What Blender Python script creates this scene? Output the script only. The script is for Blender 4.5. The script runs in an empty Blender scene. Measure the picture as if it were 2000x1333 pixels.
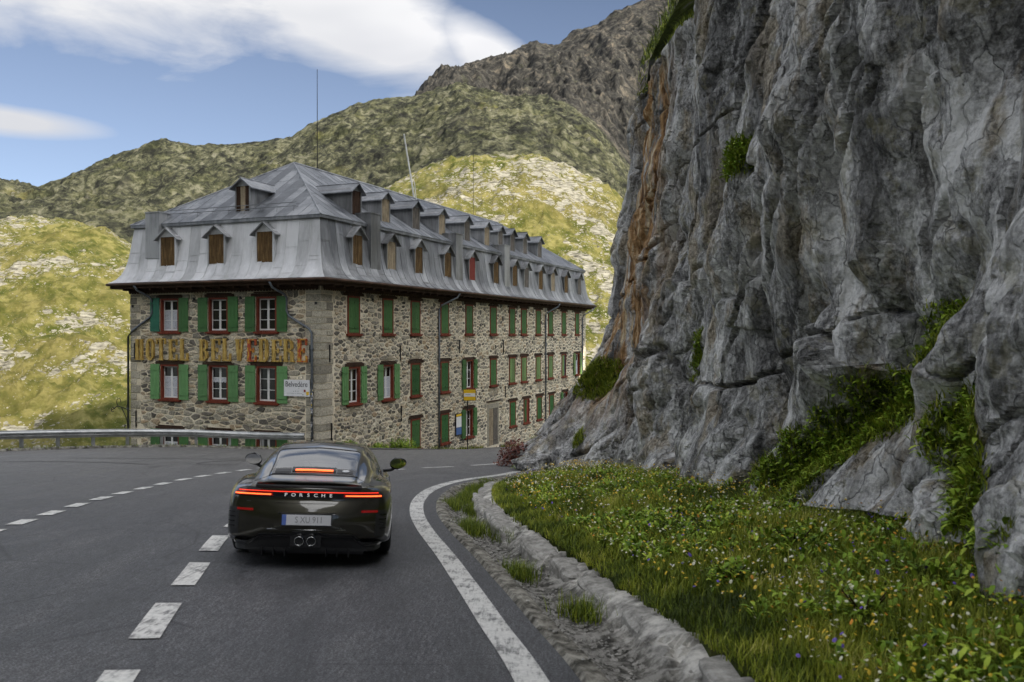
import bpy, math, random
import numpy as np
from mathutils import Vector, Matrix, Euler
random.seed(7); RNG = np.random.default_rng(11)
SC = bpy.context.scene
COL = SC.collection
R = math.radians

# ------------------------------------------------------------------ camera
cam_d = bpy.data.cameras.new('camera'); cam = bpy.data.objects.new('camera', cam_d); COL.objects.link(cam)
cam.location = (0, 0, 1.66); cam.rotation_euler = (R(90 - .385), 0, 0)
cam_d.sensor_width = 36; cam_d.lens = 30.8; cam_d.clip_start = .05; cam_d.clip_end = 9000
cam_d.dof.use_dof = True; cam_d.dof.focus_distance = 20.0; cam_d.dof.aperture_fstop = 2.6
SC.camera = cam

# ------------------------------------------------------------------ world: sky and thin high clouds
SUN_AZ, SUN_EL = 140.0, 26.0
world = bpy.data.worlds.new('World'); SC.world = world; world.use_nodes = True
wt = world.node_tree; wt.nodes.clear()
def wn(t, **k):
    n = wt.nodes.new(t)
    for a, b in k.items(): setattr(n, a, b)
    return n
def wm(op, a, b=None, c=None, clamp=False):
    n = wn('ShaderNodeMath', operation=op); n.use_clamp = clamp
    for i, v in enumerate((a, b, c)):
        if v is None: continue
        if isinstance(v, (int, float)): n.inputs[i].default_value = v
        else: wt.links.new(v, n.inputs[i])
    return n.outputs[0]
w_out = wn('ShaderNodeOutputWorld'); w_bg = wn('ShaderNodeBackground')
w_bg.inputs['Strength'].default_value = .056
w_sky = wn('ShaderNodeTexSky', sky_type='NISHITA'); w_sky.sun_disc = False
w_sky.sun_elevation = R(SUN_EL); w_sky.sun_rotation = R(SUN_AZ); w_sky.altitude = 2300; w_sky.air_density = .75; w_sky.dust_density = .15; w_sky.ozone_density = 1.6
w_tc = wn('ShaderNodeTexCoord'); w_sep = wn('ShaderNodeSeparateXYZ'); wt.links.new(w_tc.outputs['Generated'], w_sep.inputs[0])
dx, dy, dz = w_sep.outputs
# direction angles in degrees: azimuth from straight ahead, elevation
az = wm('MULTIPLY', wm('ARCTAN2', dx, dy), 57.2958)
el = wm('MULTIPLY', wm('ARCSINE', dz), 57.2958)
w_cmb = wn('ShaderNodeCombineXYZ'); wt.links.new(wm('MULTIPLY', az, .045), w_cmb.inputs[0]); wt.links.new(wm('MULTIPLY', el, .13), w_cmb.inputs[1])
w_n = wn('ShaderNodeTexNoise'); w_n.inputs['Scale'].default_value = 2.2; w_n.inputs['Detail'].default_value = 7; w_n.inputs['Roughness'].default_value = .55
w_n.inputs['Distortion'].default_value = .35
wt.links.new(w_cmb.outputs[0], w_n.inputs['Vector'])
w_n2 = wn('ShaderNodeTexNoise'); w_n2.inputs['Scale'].default_value = 1.4; w_n2.inputs['Detail'].default_value = 3
wt.links.new(w_cmb.outputs[0], w_n2.inputs['Vector'])
nz = wm('SUBTRACT', w_n.outputs['Fac'], .5)
def blob(a0, e0, ra, re, tilt=0.0, amp=1.5):
    da = wm('DIVIDE', wm('SUBTRACT', az, a0), ra)
    de = wm('DIVIDE', wm('SUBTRACT', wm('SUBTRACT', el, e0), wm('MULTIPLY', wm('SUBTRACT', az, a0), tilt)), re)
    r = wm('SQRT', wm('ADD', wm('MULTIPLY', da, da), wm('MULTIPLY', de, de)))
    v = wm('SUBTRACT', 1.0, wm('SUBTRACT', r, wm('MULTIPLY', nz, amp)))
    return wm('MULTIPLY', v, 1.9, clamp=True)
cl = blob(-25, 22.2, 22, 6.6, -.03)
for b in ((-16, 31, 24, 7.5, 0, 1.6), (-10, 19.6, 10.5, 4.2, -.22, 1.0), (-1.5, 17.6, 4.8, 2.6, -.5, .7), (-31, 12.0, 7.0, 1.0, -.02, .5), (-62, 20, 24, 9, .05, 1.6), (42, 30, 26, 10, .1, 1.6), (95, 26, 34, 15, 0, 1.8),
          (-112, 26, 34, 15, 0, 1.8), (-6, 50, 50, 15, 0, 1.8), (160, 36, 46, 18, 0, 1.8), (60, 66, 80, 16, 0, 2), (-90, 58, 60, 18, 0, 2), (170, 72, 90, 18, 0, 2)):
    cl = wm('MAXIMUM', cl, blob(*b))
dens = wm('MULTIPLY', cl, .93)
w_hz = wn('ShaderNodeMixRGB'); w_hz.inputs[2].default_value = (2.1, 2.35, 2.75, 1)
wt.links.new(wm('MULTIPLY', wm('SUBTRACT', 1.0, wm('DIVIDE', wm('ABSOLUTE', el), 22.0), clamp=True), .25), w_hz.inputs[0])
w_hs = wn('ShaderNodeHueSaturation'); w_hs.inputs['Saturation'].default_value = .82; w_hs.inputs['Value'].default_value = .52; wt.links.new(w_sky.outputs[0], w_hs.inputs['Color']); wt.links.new(w_hs.outputs[0], w_hz.inputs[1])
w_cc = wn('ShaderNodeMixRGB'); w_cc.inputs[1].default_value = (2.7, 2.73, 2.85, 1); w_cc.inputs[2].default_value = (3.9, 3.85, 3.8, 1)
wt.links.new(wm('MULTIPLY', wm('SUBTRACT', w_n2.outputs['Fac'], .3), 2.2, clamp=True), w_cc.inputs[0])
# clouds glow more strongly the nearer they stand to the sun
w_dot = wn('ShaderNodeVectorMath', operation='DOT_PRODUCT'); wt.links.new(w_tc.outputs['Generated'], w_dot.inputs[0])
w_dot.inputs[1].default_value = (math.sin(R(SUN_AZ)) * math.cos(R(SUN_EL)), math.cos(R(SUN_AZ)) * math.cos(R(SUN_EL)), math.sin(R(SUN_EL)))
ph = wm('ADD', 1.0, wm('MULTIPLY', wm('POWER', wm('MULTIPLY', wm('ADD', w_dot.outputs['Value'], 1.0), .5), 2.4), 7.2))
w_ph = wn('ShaderNodeVectorMath', operation='SCALE'); wt.links.new(w_cc.outputs[0], w_ph.inputs[0]); wt.links.new(ph, w_ph.inputs['Scale'])
w_mx = wn('ShaderNodeMixRGB'); wt.links.new(dens, w_mx.inputs[0]); wt.links.new(w_hz.outputs[0], w_mx.inputs[1]); wt.links.new(w_ph.outputs[0], w_mx.inputs[2])
wt.links.new(w_mx.outputs[0], w_bg.inputs['Color']); wt.links.new(w_bg.outputs[0], w_out.inputs[0])

# ------------------------------------------------------------------ sun
sd = bpy.data.lights.new('sun', 'SUN'); sun = bpy.data.objects.new('sun', sd); COL.objects.link(sun)
sd.energy = 2.0; sd.angle = R(.5); sd.color = (1.0, .9, .74)
sv = Vector((math.sin(R(SUN_AZ)) * math.cos(R(SUN_EL)), math.cos(R(SUN_AZ)) * math.cos(R(SUN_EL)), math.sin(R(SUN_EL))))
sun.rotation_euler = sv.to_track_quat('Z', 'Y').to_euler(); sun.location = sv * 300
SC.view_settings.view_transform = 'Standard'; SC.view_settings.look = 'None'; SC.view_settings.gamma = 1
SC.view_settings.exposure = 2.15; SC.view_settings.use_curve_mapping = False
SC.cycles.use_denoising = True
SC.cycles.max_bounces = 6; SC.cycles.diffuse_bounces = 3; SC.cycles.glossy_bounces = 3; SC.cycles.transparent_max_bounces = 10
SC.cycles.sample_clamp_indirect = 8

# ------------------------------------------------------------------ helpers
def link(o, parent=None):
    COL.objects.link(o)
    if parent is not None: o.parent = parent
    return o
def tag(o, label=None, cat=None, group=None, kind=None):
    if label: o['label'] = label
    if cat: o['category'] = cat
    if group: o['group'] = group
    if kind: o['kind'] = kind
    return o
def empty(name, loc=(0, 0, 0), rz=0, rot=None):
    o = bpy.data.objects.new(name, None); COL.objects.link(o); o.location = loc
    o.rotation_euler = rot if rot else (0, 0, rz); o.empty_display_size = .2
    return o
def mdata(name, V, Fc, mats, smooth=False, mi=None):
    me = bpy.data.meshes.new(name)
    me.from_pydata([tuple(v) for v in V], [], Fc)
    for m in (mats if isinstance(mats, (list, tuple)) else [mats]): me.materials.append(m)
    if mi is not None: me.polygons.foreach_set('material_index', mi)
    if smooth: me.polygons.foreach_set('use_smooth', [True] * len(me.polygons))
    me.update(); return me
def mobj(name, V, Fc, mats, parent=None, smooth=False, mi=None):
    return link(bpy.data.objects.new(name, mdata(name, V, Fc, mats, smooth, mi)), parent)
def npmesh(name, V, Fc, mats, parent=None, smooth=True, mi=None, attrs=None):
    """V (n,3) array, Fc (m,k) int array of equal-sized faces"""
    V = np.ascontiguousarray(V, dtype=np.float32); Fc = np.ascontiguousarray(Fc, dtype=np.int32); k = Fc.shape[1]
    me = bpy.data.meshes.new(name); me.vertices.add(len(V)); me.vertices.foreach_set('co', V.ravel())
    me.loops.add(Fc.size); me.loops.foreach_set('vertex_index', Fc.ravel())
    me.polygons.add(len(Fc)); me.polygons.foreach_set('loop_start', np.arange(0, Fc.size, k, dtype=np.int32))
    try: me.polygons.foreach_set('loop_total', np.full(len(Fc), k, dtype=np.int32))
    except Exception: pass
    for m in (mats if isinstance(mats, (list, tuple)) else [mats]): me.materials.append(m)
    if mi is not None: me.polygons.foreach_set('material_index', np.asarray(mi, dtype=np.int32))
    me.polygons.foreach_set('use_smooth', np.full(len(Fc), smooth, dtype=bool))
    for an, av in (attrs or {}).items():
        a = me.attributes.new(an, 'FLOAT', 'POINT'); a.data.foreach_set('value', np.asarray(av, dtype=np.float32))
    me.update(calc_edges=True); me.validate()
    return link(bpy.data.objects.new(name, me), parent)
def gridF(n, m, closed=False):
    i, j = np.meshgrid(np.arange(n - 1), np.arange(m - 1), indexing='ij')
    a = i * m + j
    return np.stack([a, a + m, a + m + 1, a + 1], -1).reshape(-1, 4)
class MB:
    """collects shapes into one mesh"""
    def __init__(s): s.V = []; s.F = []; s.M = []
    def add(s, V, Fc, mi=0):
        b = len(s.V); s.V += [tuple(v) for v in V]; s.F += [tuple(i + b for i in f) for f in Fc]; s.M += [mi] * len(Fc)
    def box(s, x0, x1, y0, y1, z0, z1, mi=0, fr=None):
        V = [(x, y, z) for x in (x0, x1) for y in (y0, y1) for z in (z0, z1)]
        if fr is not None: V = [fr(*v) for v in V]
        s.add(V, [(0, 1, 3, 2), (4, 6, 7, 5), (0, 4, 5, 1), (2, 3, 7, 6), (0, 2, 6, 4), (1, 5, 7, 3)], mi)
    def tube(s, pts, r, n=8, mi=0, cap=True, taper=None):
        pts = [Vector(p) for p in pts]; b = len(s.V); k = len(pts)
        up = Vector((0, 0, 1))
        for i, p in enumerate(pts):
            t = (pts[min(i + 1, k - 1)] - pts[max(i - 1, 0)]).normalized()
            a = t.cross(up)
            if a.length < .05: a = t.cross(Vector((1, 0, 0)))
            a.normalize(); c = t.cross(a)
            rr = r if taper is None else r * (1 + (taper - 1) * i / max(1, k - 1))
            for j in range(n):
                th = 2 * math.pi * j / n
                s.V.append(tuple(p + a * (rr * math.cos(th)) + c * (rr * math.sin(th))))
        for i in range(k - 1):
            for j in range(n):
                q = (j + 1) % n
                s.F.append((b + i * n + j, b + i * n + q, b + (i + 1) * n + q, b + (i + 1) * n + j)); s.M.append(mi)
        if cap:
            s.F.append(tuple(b + j for j in range(n))[::-1]); s.M.append(mi)
            s.F.append(tuple(b + (k - 1) * n + j for j in range(n))); s.M.append(mi)
    def build(s, name, mats, parent=None, smooth=False):
        return mobj(name, s.V, s.F, mats, parent, smooth, s.M)
def bevel(o, w=.01, seg=2):
    m = o.modifiers.new('bevel', 'BEVEL'); m.width = w; m.segments = seg; m.limit_method = 'ANGLE'; return o

# numpy noise
def _h(ix, iy, iz, seed=0):
    n = (ix.astype(np.int64) * 374761393 + iy.astype(np.int64) * 668265263 + iz.astype(np.int64) * 2147483647 + seed * 1274126177) & 0xffffffff
    n = ((n ^ (n >> 13)) * 1274126177) & 0xffffffff
    n = ((n ^ (n >> 16)) * 2246822519) & 0xffffffff
    return ((n ^ (n >> 15)) & 0xffffff) / float(0xffffff)
def vnoise(x, y, z=0.0, seed=0):
    x, y, z = np.broadcast_arrays(np.asarray(x, float), np.asarray(y, float), np.asarray(z, float))
    ix, iy, iz = np.floor(x), np.floor(y), np.floor(z); fx, fy, fz = x - ix, y - iy, z - iz
    fx, fy, fz = [f * f * f * (f * (f * 6 - 15) + 10) for f in (fx, fy, fz)]
    r = 0
    for a in (0, 1):
        for b in (0, 1):
            for c in (0, 1):
                r = r + _h(ix + a, iy + b, iz + c, seed) * (fx if a else 1 - fx) * (fy if b else 1 - fy) * (fz if c else 1 - fz)
    return r * 2 - 1
def fbm(x, y, z=0.0, oct=5, gain=.5, lac=2.03, seed=0, ridged=False):
    r = 0; a = 1; t = 0
    for o in range(oct):
        n = vnoise(x, y, z, seed + o * 17)
        if ridged: n = 1 - 2 * np.abs(n)
        r = r + a * n; t += a; a *= gain; x = x * lac + 5.3; y = y * lac + 1.7; z = z * lac + 9.1
    return r / t
def voro(x, y, z, seed=0):
    """F1, F2, cell hashes (3)"""
    ix, iy, iz = np.floor(x), np.floor(y), np.floor(z)
    F1 = np.full(x.shape, 9.); F2 = np.full(x.shape, 9.); H = [np.zeros(x.shape) for _ in range(6)]
    for a in (-1, 0, 1):
        for b in (-1, 0, 1):
            for c in (-1, 0, 1):
                cx_, cy_, cz_ = ix + a, iy + b, iz + c
                px = cx_ + _h(cx_, cy_, cz_, seed); py = cy_ + _h(cx_, cy_, cz_, seed + 1); pz = cz_ + _h(cx_, cy_, cz_, seed + 2)
                d = np.sqrt((px - x) ** 2 + (py - y) ** 2 + (pz - z) ** 2)
                m = d < F1
                F2 = np.where(m, F1, np.minimum(F2, d)); F1 = np.where(m, d, F1)
                for q, v in enumerate((_h(cx_, cy_, cz_, seed + 3), _h(cx_, cy_, cz_, seed + 4), _h(cx_, cy_, cz_, seed + 5), px, py, pz)):
                    H[q] = np.where(m, v, H[q])
    return F1, F2, H
def sm(a, b, x):
    t = np.clip((np.asarray(x, float) - a) / (b - a), 0, 1); return t * t * (3 - 2 * t)
def lerp(a, b, t): return a + (b - a) * t
def hroad(X, Y):
    """height of the carriageway: the pass road falls away from the camera and banks into the bend"""
    X = np.asarray(X, float); Y = np.asarray(Y, float)
    b = -.085 * Y + .006 * np.clip(Y, 0, 60) * sm(-8, -18, X)
    return b - .06 * np.clip(X + 2.3, -3, 6) * np.clip(1 - Y / 32, 0, 1) + np.interp(Y, [36, 43, 50, 58, 66, 90], [0, -.38, -.74, -.88, -1.05, -1.6])
def spline(P, n):
    P = np.array(P, float); out = []
    Q = np.vstack([2 * P[0] - P[1], P, 2 * P[-1] - P[-2]])
    for i in range(1, len(Q) - 2):
        for t in np.linspace(0, 1, n, endpoint=False):
            a, b, c, d = Q[i - 1], Q[i], Q[i + 1], Q[i + 2]
            out.append(.5 * (2 * b + (c - a) * t + (2 * a - 5 * b + 4 * c - d) * t * t + (3 * b - a - 3 * c + d) * t ** 3))
    out.append(P[-1]); return np.array(out)

# ------------------------------------------------------------------ materials
class Mat:
    def __init__(s, name, rough=.8, metal=0.0, spec=.5):
        s.m = bpy.data.materials.new(name); s.m.use_nodes = True; s.t = s.m.node_tree
        s.b = s.t.nodes['Principled BSDF']; s.b.inputs['Roughness'].default_value = rough; s.b.inputs['Metallic'].default_value = metal
        s.b.inputs['Specular IOR Level'].default_value = spec
        s._p = None
    def n(s, t, **k):
        x = s.t.nodes.new(t)
        for a, b in k.items(): setattr(x, a, b)
        return x
    def l(s, a, b): s.t.links.new(a, b)
    def setin(s, i, v):
        if isinstance(v, bpy.types.NodeSocket): s.l(v, i)
        elif isinstance(v, (tuple, list)) and len(v) == 3 and i.type == 'RGBA': i.default_value = (*v, 1)
        else: i.default_value = v
    def pos(s, scale=(1, 1, 1), obj=False, rot=(0, 0, 0)):
        if obj: src = s.n('ShaderNodeTexCoord').outputs['Object']
        else: src = s.n('ShaderNodeNewGeometry').outputs['Position']
        mp = s.n('ShaderNodeMapping'); mp.inputs['Scale'].default_value = scale; mp.inputs['Rotation'].default_value = rot
        s.l(src, mp.inputs[0]); return mp.outputs[0]
    def noise(s, v, scale, detail=4, rough=.55, dist=0):
        x = s.n('ShaderNodeTexNoise'); x.inputs['Scale'].default_value = scale; x.inputs['Detail'].default_value = detail
        x.inputs['Roughness'].default_value = rough; x.inputs['Distortion'].default_value = dist; s.l(v, x.inputs['Vector']); return x.outputs['Fac']
    def voro(s, v, scale, feature='F1', out='Distance', rand=1):
        x = s.n('ShaderNodeTexVoronoi', feature=feature); x.inputs['Scale'].default_value = scale; x.inputs['Randomness'].default_value = rand; s.l(v, x.inputs['Vector']); return x.outputs[out]
    def math(s, op, a, b=0.0, clamp=False):
        x = s.n('ShaderNodeMath', operation=op); x.use_clamp = clamp; s.setin(x.inputs[0], a); s.setin(x.inputs[1], b); return x.outputs[0]
    def ramp(s, f, stops, interp='LINEAR'):
        x = s.n('ShaderNodeValToRGB'); x.color_ramp.interpolation = interp; e = x.color_ramp.elements
        while len(e) > len(stops): e.remove(e[-1])
        while len(e) < len(stops): e.new(1)
        for q, (p, c) in zip(e, stops):
            q.position = p; q.color = (*c, 1) if isinstance(c, tuple) else (c, c, c, 1)
        s.setin(x.inputs[0], f); return x.outputs[0]
    def rng(s, f, a, b, c=0., d=1.):
        x = s.n('ShaderNodeMapRange'); x.clamp = True; s.setin(x.inputs[0], f)
        for i, v in enumerate((a, b, c, d)): s.setin(x.inputs[i + 1], v)
        return x.outputs[0]
    def mix(s, f, a, b, mode='MIX'):
        x = s.n('ShaderNodeMixRGB', blend_type=mode); s.setin(x.inputs[0], f); s.setin(x.inputs[1], a); s.setin(x.inputs[2], b); return x.outputs[0]
    def attr(s, name, out='Fac'):
        x = s.n('ShaderNodeAttribute'); x.attribute_name = name; return x.outputs[out]
    def oinfo(s, out='Random'): return s.n('ShaderNodeObjectInfo').outputs[out]
    def island(s): return s.n('ShaderNodeNewGeometry').outputs['Random Per Island']
    def bump(s, h, strength=.5, dist=.02):
        x = s.n('ShaderNodeBump'); x.inputs['Strength'].default_value = strength; x.inputs['Distance'].default_value = dist; s.setin(x.inputs['Height'], h)
        if s._p is not None: s.l(s._p, x.inputs['Normal'])
        s._p = x.outputs[0]; s.l(s._p, s.b.inputs['Normal'])
    def col(s, c): s.setin(s.b.inputs['Base Color'], c); return s
    def rough(s, r): s.setin(s.b.inputs['Roughness'], r); return s
def flat(name, c, rough=.7, metal=0., spec=.5, var=.12, scale=6.):
    m = Mat(name, rough, metal, spec)
    v = m.noise(m.pos(), scale, 5)
    m.col(m.mix(1.0, c, m.ramp(v, [(.25, 1 - var * 2), (.75, 1.0 + var)]), 'MULTIPLY')); return m.m
# ================================================================== TERRAIN
# ---- far relief: one fan of ground from the valley below the road to the high peaks
def pl(pts):
    a = np.array(pts, float); return lambda u: np.interp(u, a[:, 0], a[:, 1])
sky_line = pl([(-3.0, .20), (-1.2, .20), (-.70, .165), (-.585, .169), (-.54, .164), (-.50, .178), (-.467, .195), (-.43, .213), (-.40, .222), (-.37, .218), (-.33, .216), (-.29, .214), (-.25, .224), (-.23, .236), (-.175, .258), (-.145, .264),
               (-.114, .266), (-.06, .285), (0, .268), (.06, .262), (.10, .235), (.134, .19), (.2, .17), (.4, .2), (1.2, .2), (3, .2)])
peak_line = pl([(-3, .05), (-.4, .08), (-.2, .15), (-.13, .245), (-.117, .262), (-.10, .290), (-.088, .301), (-.058, .303), (-.02, .318), (.015, .332), (.028, .338), (.045, .335), (.07, .345), (.1, .357), (.117, .371), (.15, .383), (.19, .392), (.25, .40), (.4, .41), (1.5, .35), (3, .3)])
meadow = pl([(-3, .10), (-1.2, .10), (-.75, .12), (-.585, .126), (-.52, .128), (-.48, .118), (-.44, .1), (-.40, .08), (-.36, .085), (-.25, .12), (-.18, .150), (-.14, .163), (-.09, .185), (-.03, .204), (.03, .203), (.07, .183), (.12, .155), (.14, .13), (.2, .1), (.6, .1), (3, .1)])
us = np.concatenate([np.linspace(-2.6, -.66, 60, endpoint=False), np.linspace(-.66, .24, 640, endpoint=False), np.linspace(.24, 2.6, 70)])
Ys = np.concatenate([np.geomspace(30, 150, 14, endpoint=False), np.geomspace(150, 235, 46, endpoint=False), np.geomspace(235, 450, 95, endpoint=False), np.geomspace(450, 560, 16, endpoint=False),
                     np.geomspace(560, 1100, 110, endpoint=False), np.geomspace(1100, 1300, 14, endpoint=False), np.geomspace(1300, 2700, 125, endpoint=False), np.geomspace(2700, 4200, 10)])
U, YY = np.meshgrid(us, Ys, indexing='ij')
C_, B_, A_ = meadow(U), sky_line(U), peak_line(U)
kn = [(30, -.40 + 0 * U), (70, -.35 + 0 * U), (150, -.25 + 0 * U), (200, -.165 + 0 * U), (290, lerp(-.165, C_, .45)), (380, lerp(-.165, C_, .84)), (450, C_), (560, C_ - .012),
      (820, lerp(C_, B_, .55)), (1100, B_), (1300, np.minimum(B_ - .02, A_ + .1)), (2000, lerp(B_ - .02, A_, .5)), (2700, A_), (4200, A_ - .12)]
E = np.zeros_like(U)
for (y0, e0), (y1, e1) in zip(kn[:-1], kn[1:]):
    m = (YY >= y0) & (YY <= y1 + 1e-6); t = (YY - y0) / (y1 - y0)
    E = np.where(m, lerp(e0, e1, t), E)
Xm = U * YY; Z = 1.66 + E * YY
wC = sm(150, 260, YY) * (1 - sm(470, 560, YY)); wB = sm(520, 700, YY) * (1 - sm(1150, 1300, YY)); wA = sm(1250, 1600, YY)
Zb_ = 0; cr = np.exp(-((YY - 1100) / 60) ** 2)
nC = fbm(Xm / 46, YY / 46, 0, 5, .5, seed=3, ridged=True) * 8 + fbm(Xm / 9, YY / 9, 0, 4, .55, seed=8, ridged=True) * 3.2
nB = fbm(Xm / 130, YY / 160, 0, 6, .52, seed=21, ridged=True) * 17 + fbm(Xm / 28, YY / 28, 0, 4, .6, seed=5, ridged=True) * 9 + fbm(Xm / 9, YY / 9, 0, 2, .6, seed=6, ridged=True) * 2.0
g = Xm / 150 + .35 * vnoise(Xm / 90, YY / 300)
nA = fbm(g, YY / 520, 0, 6, .6, seed=31, ridged=True) * 46 + fbm(Xm / 50, YY / 90, 0, 5, .65, seed=15, ridged=True) * 26
Z = Z + wC * nC * (1 - .3 * np.exp(-((YY - 450) / 40) ** 2)) + wB * nB * (1 - .6 * cr) + wA * nA * (1 - .60 * np.exp(-((YY - 2700) / 260) ** 2)) - wA * 8
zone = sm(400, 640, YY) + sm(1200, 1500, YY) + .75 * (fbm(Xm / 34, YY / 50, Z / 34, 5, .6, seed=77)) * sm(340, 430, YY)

M = Mat('mountain_ground', .95, spec=.15)
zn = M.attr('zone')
P = M.pos(); 
# near sunny slope: yellow green turf with pale slabs and scree
ng = M.noise(P, .012, 5, .6); ng2 = M.noise(P, .16, 7, .66)
turf = M.ramp(ng2, [(.38, (.085, .105, .016)), (.5, (.18, .18, .045)), (.60, (.32, .295, .10))])
turf = M.mix(M.math('MULTIPLY', M.rng(ng, .48, .6), .35), turf, (.25, .20, .07), 'MIX')
Pw = M.n('ShaderNodeMixRGB', blend_type='ADD'); Pw.inputs[0].default_value = 1; M.l(M.pos((1, .55, 1.6)), Pw.inputs[1])
nW = M.n('ShaderNodeTexNoise'); nW.inputs['Scale'].default_value = .35; nW.inputs['Detail'].default_value = 4; M.l(P, nW.inputs['Vector'])
sW = M.n('ShaderNodeVectorMath', operation='SCALE'); sW.inputs['Scale'].default_value = 3.0; M.l(nW.outputs['Color'], sW.inputs[0]); M.l(sW.outputs[0], Pw.inputs[2]); PW = Pw.outputs[0]
spx = M.n('ShaderNodeSeparateXYZ'); M.l(M.pos(), spx.inputs[0]); dens_ = M.math('ADD', M.rng(M.noise(P, .022, 6, .62, .6), .43, .60, .03, .50), M.rng(spx.outputs[0], -90, -10, 0, .05))
v1 = M.voro(PW, .16); v2 = M.voro(PW, .42); v3 = M.voro(PW, 1.0)
r1 = M.math('LESS_THAN', v1, M.math('MULTIPLY', dens_, 1.05)); r2 = M.math('LESS_THAN', v2, M.math('MULTIPLY', dens_, .95)); r3 = M.math('LESS_THAN', v3, M.math('ADD', M.math('MULTIPLY', dens_, .6), .10))
rmask = M.math('MAXIMUM', M.math('MAXIMUM', r1, r2), r3)
slab = M.ramp(M.noise(M.pos((.5, .5, 2.5)), .5, 8, .72), [(.38, (.09, .085, .065)), (.46, (.30, .285, .225)), (.54, (.46, .44, .36)), (.62, (.60, .575, .48))])  # dark end of the ramp paints small shadows into the slabs
cN = M.mix(rmask, turf, slab)
# middle ridge: lichen covered greenish rock, knobbly, split by dark clefts; cloud shadow is put into its colour
lch = M.noise(M.pos((1, .6, 1)), .11, 12, .74, .5)
k2 = M.voro(M.pos((1, .45, 1.1)), .12); k3 = M.voro(PW, .3)
hB = M.math('ADD', lch, M.math('MULTIPLY', M.math('SUBTRACT', .5, M.math('ADD', M.math('MULTIPLY', k2, .5), M.math('MULTIPLY', k3, .5))), .14))
hB = M.math('ADD', hB, M.math('MULTIPLY', M.math('SUBTRACT', M.noise(M.pos((1, .5, 1)), .022, 5, .6), .5), .34))
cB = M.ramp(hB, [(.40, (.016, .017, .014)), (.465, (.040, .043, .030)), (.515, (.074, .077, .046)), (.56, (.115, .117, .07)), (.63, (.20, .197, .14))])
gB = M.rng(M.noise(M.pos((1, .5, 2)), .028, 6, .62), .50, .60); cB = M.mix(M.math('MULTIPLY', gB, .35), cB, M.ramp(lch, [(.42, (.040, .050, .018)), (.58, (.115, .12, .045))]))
# high peak: grey brown rock with paler scars, coloured darker to stand for cloud shadow
hk = M.noise(M.pos((1, 1, .5)), .045, 12, .76, .9); k4 = M.voro(M.pos((1, .35, .6)), .03)
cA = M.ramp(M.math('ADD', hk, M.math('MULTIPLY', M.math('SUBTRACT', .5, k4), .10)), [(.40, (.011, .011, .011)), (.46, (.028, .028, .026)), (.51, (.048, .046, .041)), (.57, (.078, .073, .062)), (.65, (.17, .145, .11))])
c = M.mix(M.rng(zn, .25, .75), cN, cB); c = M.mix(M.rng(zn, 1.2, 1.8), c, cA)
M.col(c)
M.bump(M.noise(P, .06, 12, .78), 1.0, 9.0)
M.bump(M.math('MULTIPLY', rmask, 1.0), .6, .8)
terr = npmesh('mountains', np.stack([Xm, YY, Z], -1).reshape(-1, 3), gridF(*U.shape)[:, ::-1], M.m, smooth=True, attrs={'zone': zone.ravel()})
tag(terr, 'sunlit alpine slopes below grey green ridges and a rocky peak, cloud shade in their dark colours', kind='structure')

# ---- the mountainside the road is cut into: above the cliff on the right and behind the camera
gx = np.concatenate([np.linspace(-420, -30, 40, endpoint=False), np.linspace(-30, 3, 30, endpoint=False), np.linspace(3, 30, 90, endpoint=False), np.linspace(30, 420, 60)])
gy = np.concatenate([np.linspace(-260, -20, 60, endpoint=False), np.linspace(-20, 50, 140)])
GX, GY = np.meshgrid(gx, gy, indexing='ij')
back = .93 * np.clip(-16 - GY, 0, 165) - .6 * np.clip(-181 - GY, 0, 200)
right = np.clip(.66 * (GX - 4.4), -3, 160) + 10.2
right = np.minimum(right, np.where(GY > -30, 115, 175)) - 1.6 * np.clip(GY - (27 + .9 * np.clip(GX - 4.4, 0, 200)), 0, 80)
wr = sm(2.5, 7, GX)
GZ = np.maximum(back - 1.5 - 2 * sm(-16, -22, GY) * -1, -14) * 1.0
GZ = np.where(GX > 3.5, right + .6 * np.clip(back, 0, 200), np.where(GY < -14, GZ, -12))
GZ = GZ + fbm(GX / 12, GY / 12, 0, 5, seed=41) * np.clip((GX - 5) * .3, 0, 2.2) * (GX > 4) + fbm(GX / 40, GY / 40, 0, 4, seed=42) * 8 * sm(-20, -60, GY)
keep = ~((GX[:-1, :-1] < 4.0) & (GY[:-1, :-1] > -16))
HM = Mat('hillside_turf', .95, spec=.1)
hp = HM.pos()
HM.col(HM.mix(HM.rng(HM.noise(hp, .22, 7, .7), .5, .56), HM.ramp(HM.noise(hp, .9, 5), [(.3, (.028, .042, .008)), (.7, (.085, .1, .02))]), HM.ramp(HM.noise(hp, 1.2, 5), [(.3, (.07, .07, .06)), (.7, (.2, .19, .17))])))
HM.bump(HM.noise(hp, 1.2, 7), .8, .5)
Fh = gridF(*GX.shape).reshape(GX.shape[0] - 1, GX.shape[1] - 1, 4)[keep]
hs = npmesh('mountainside', np.stack([GX, GY, GZ], -1).reshape(-1, 3), Fh, HM.m)
tag(hs, 'grassy mountainside rising above the cliff and behind the road', kind='structure')

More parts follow.
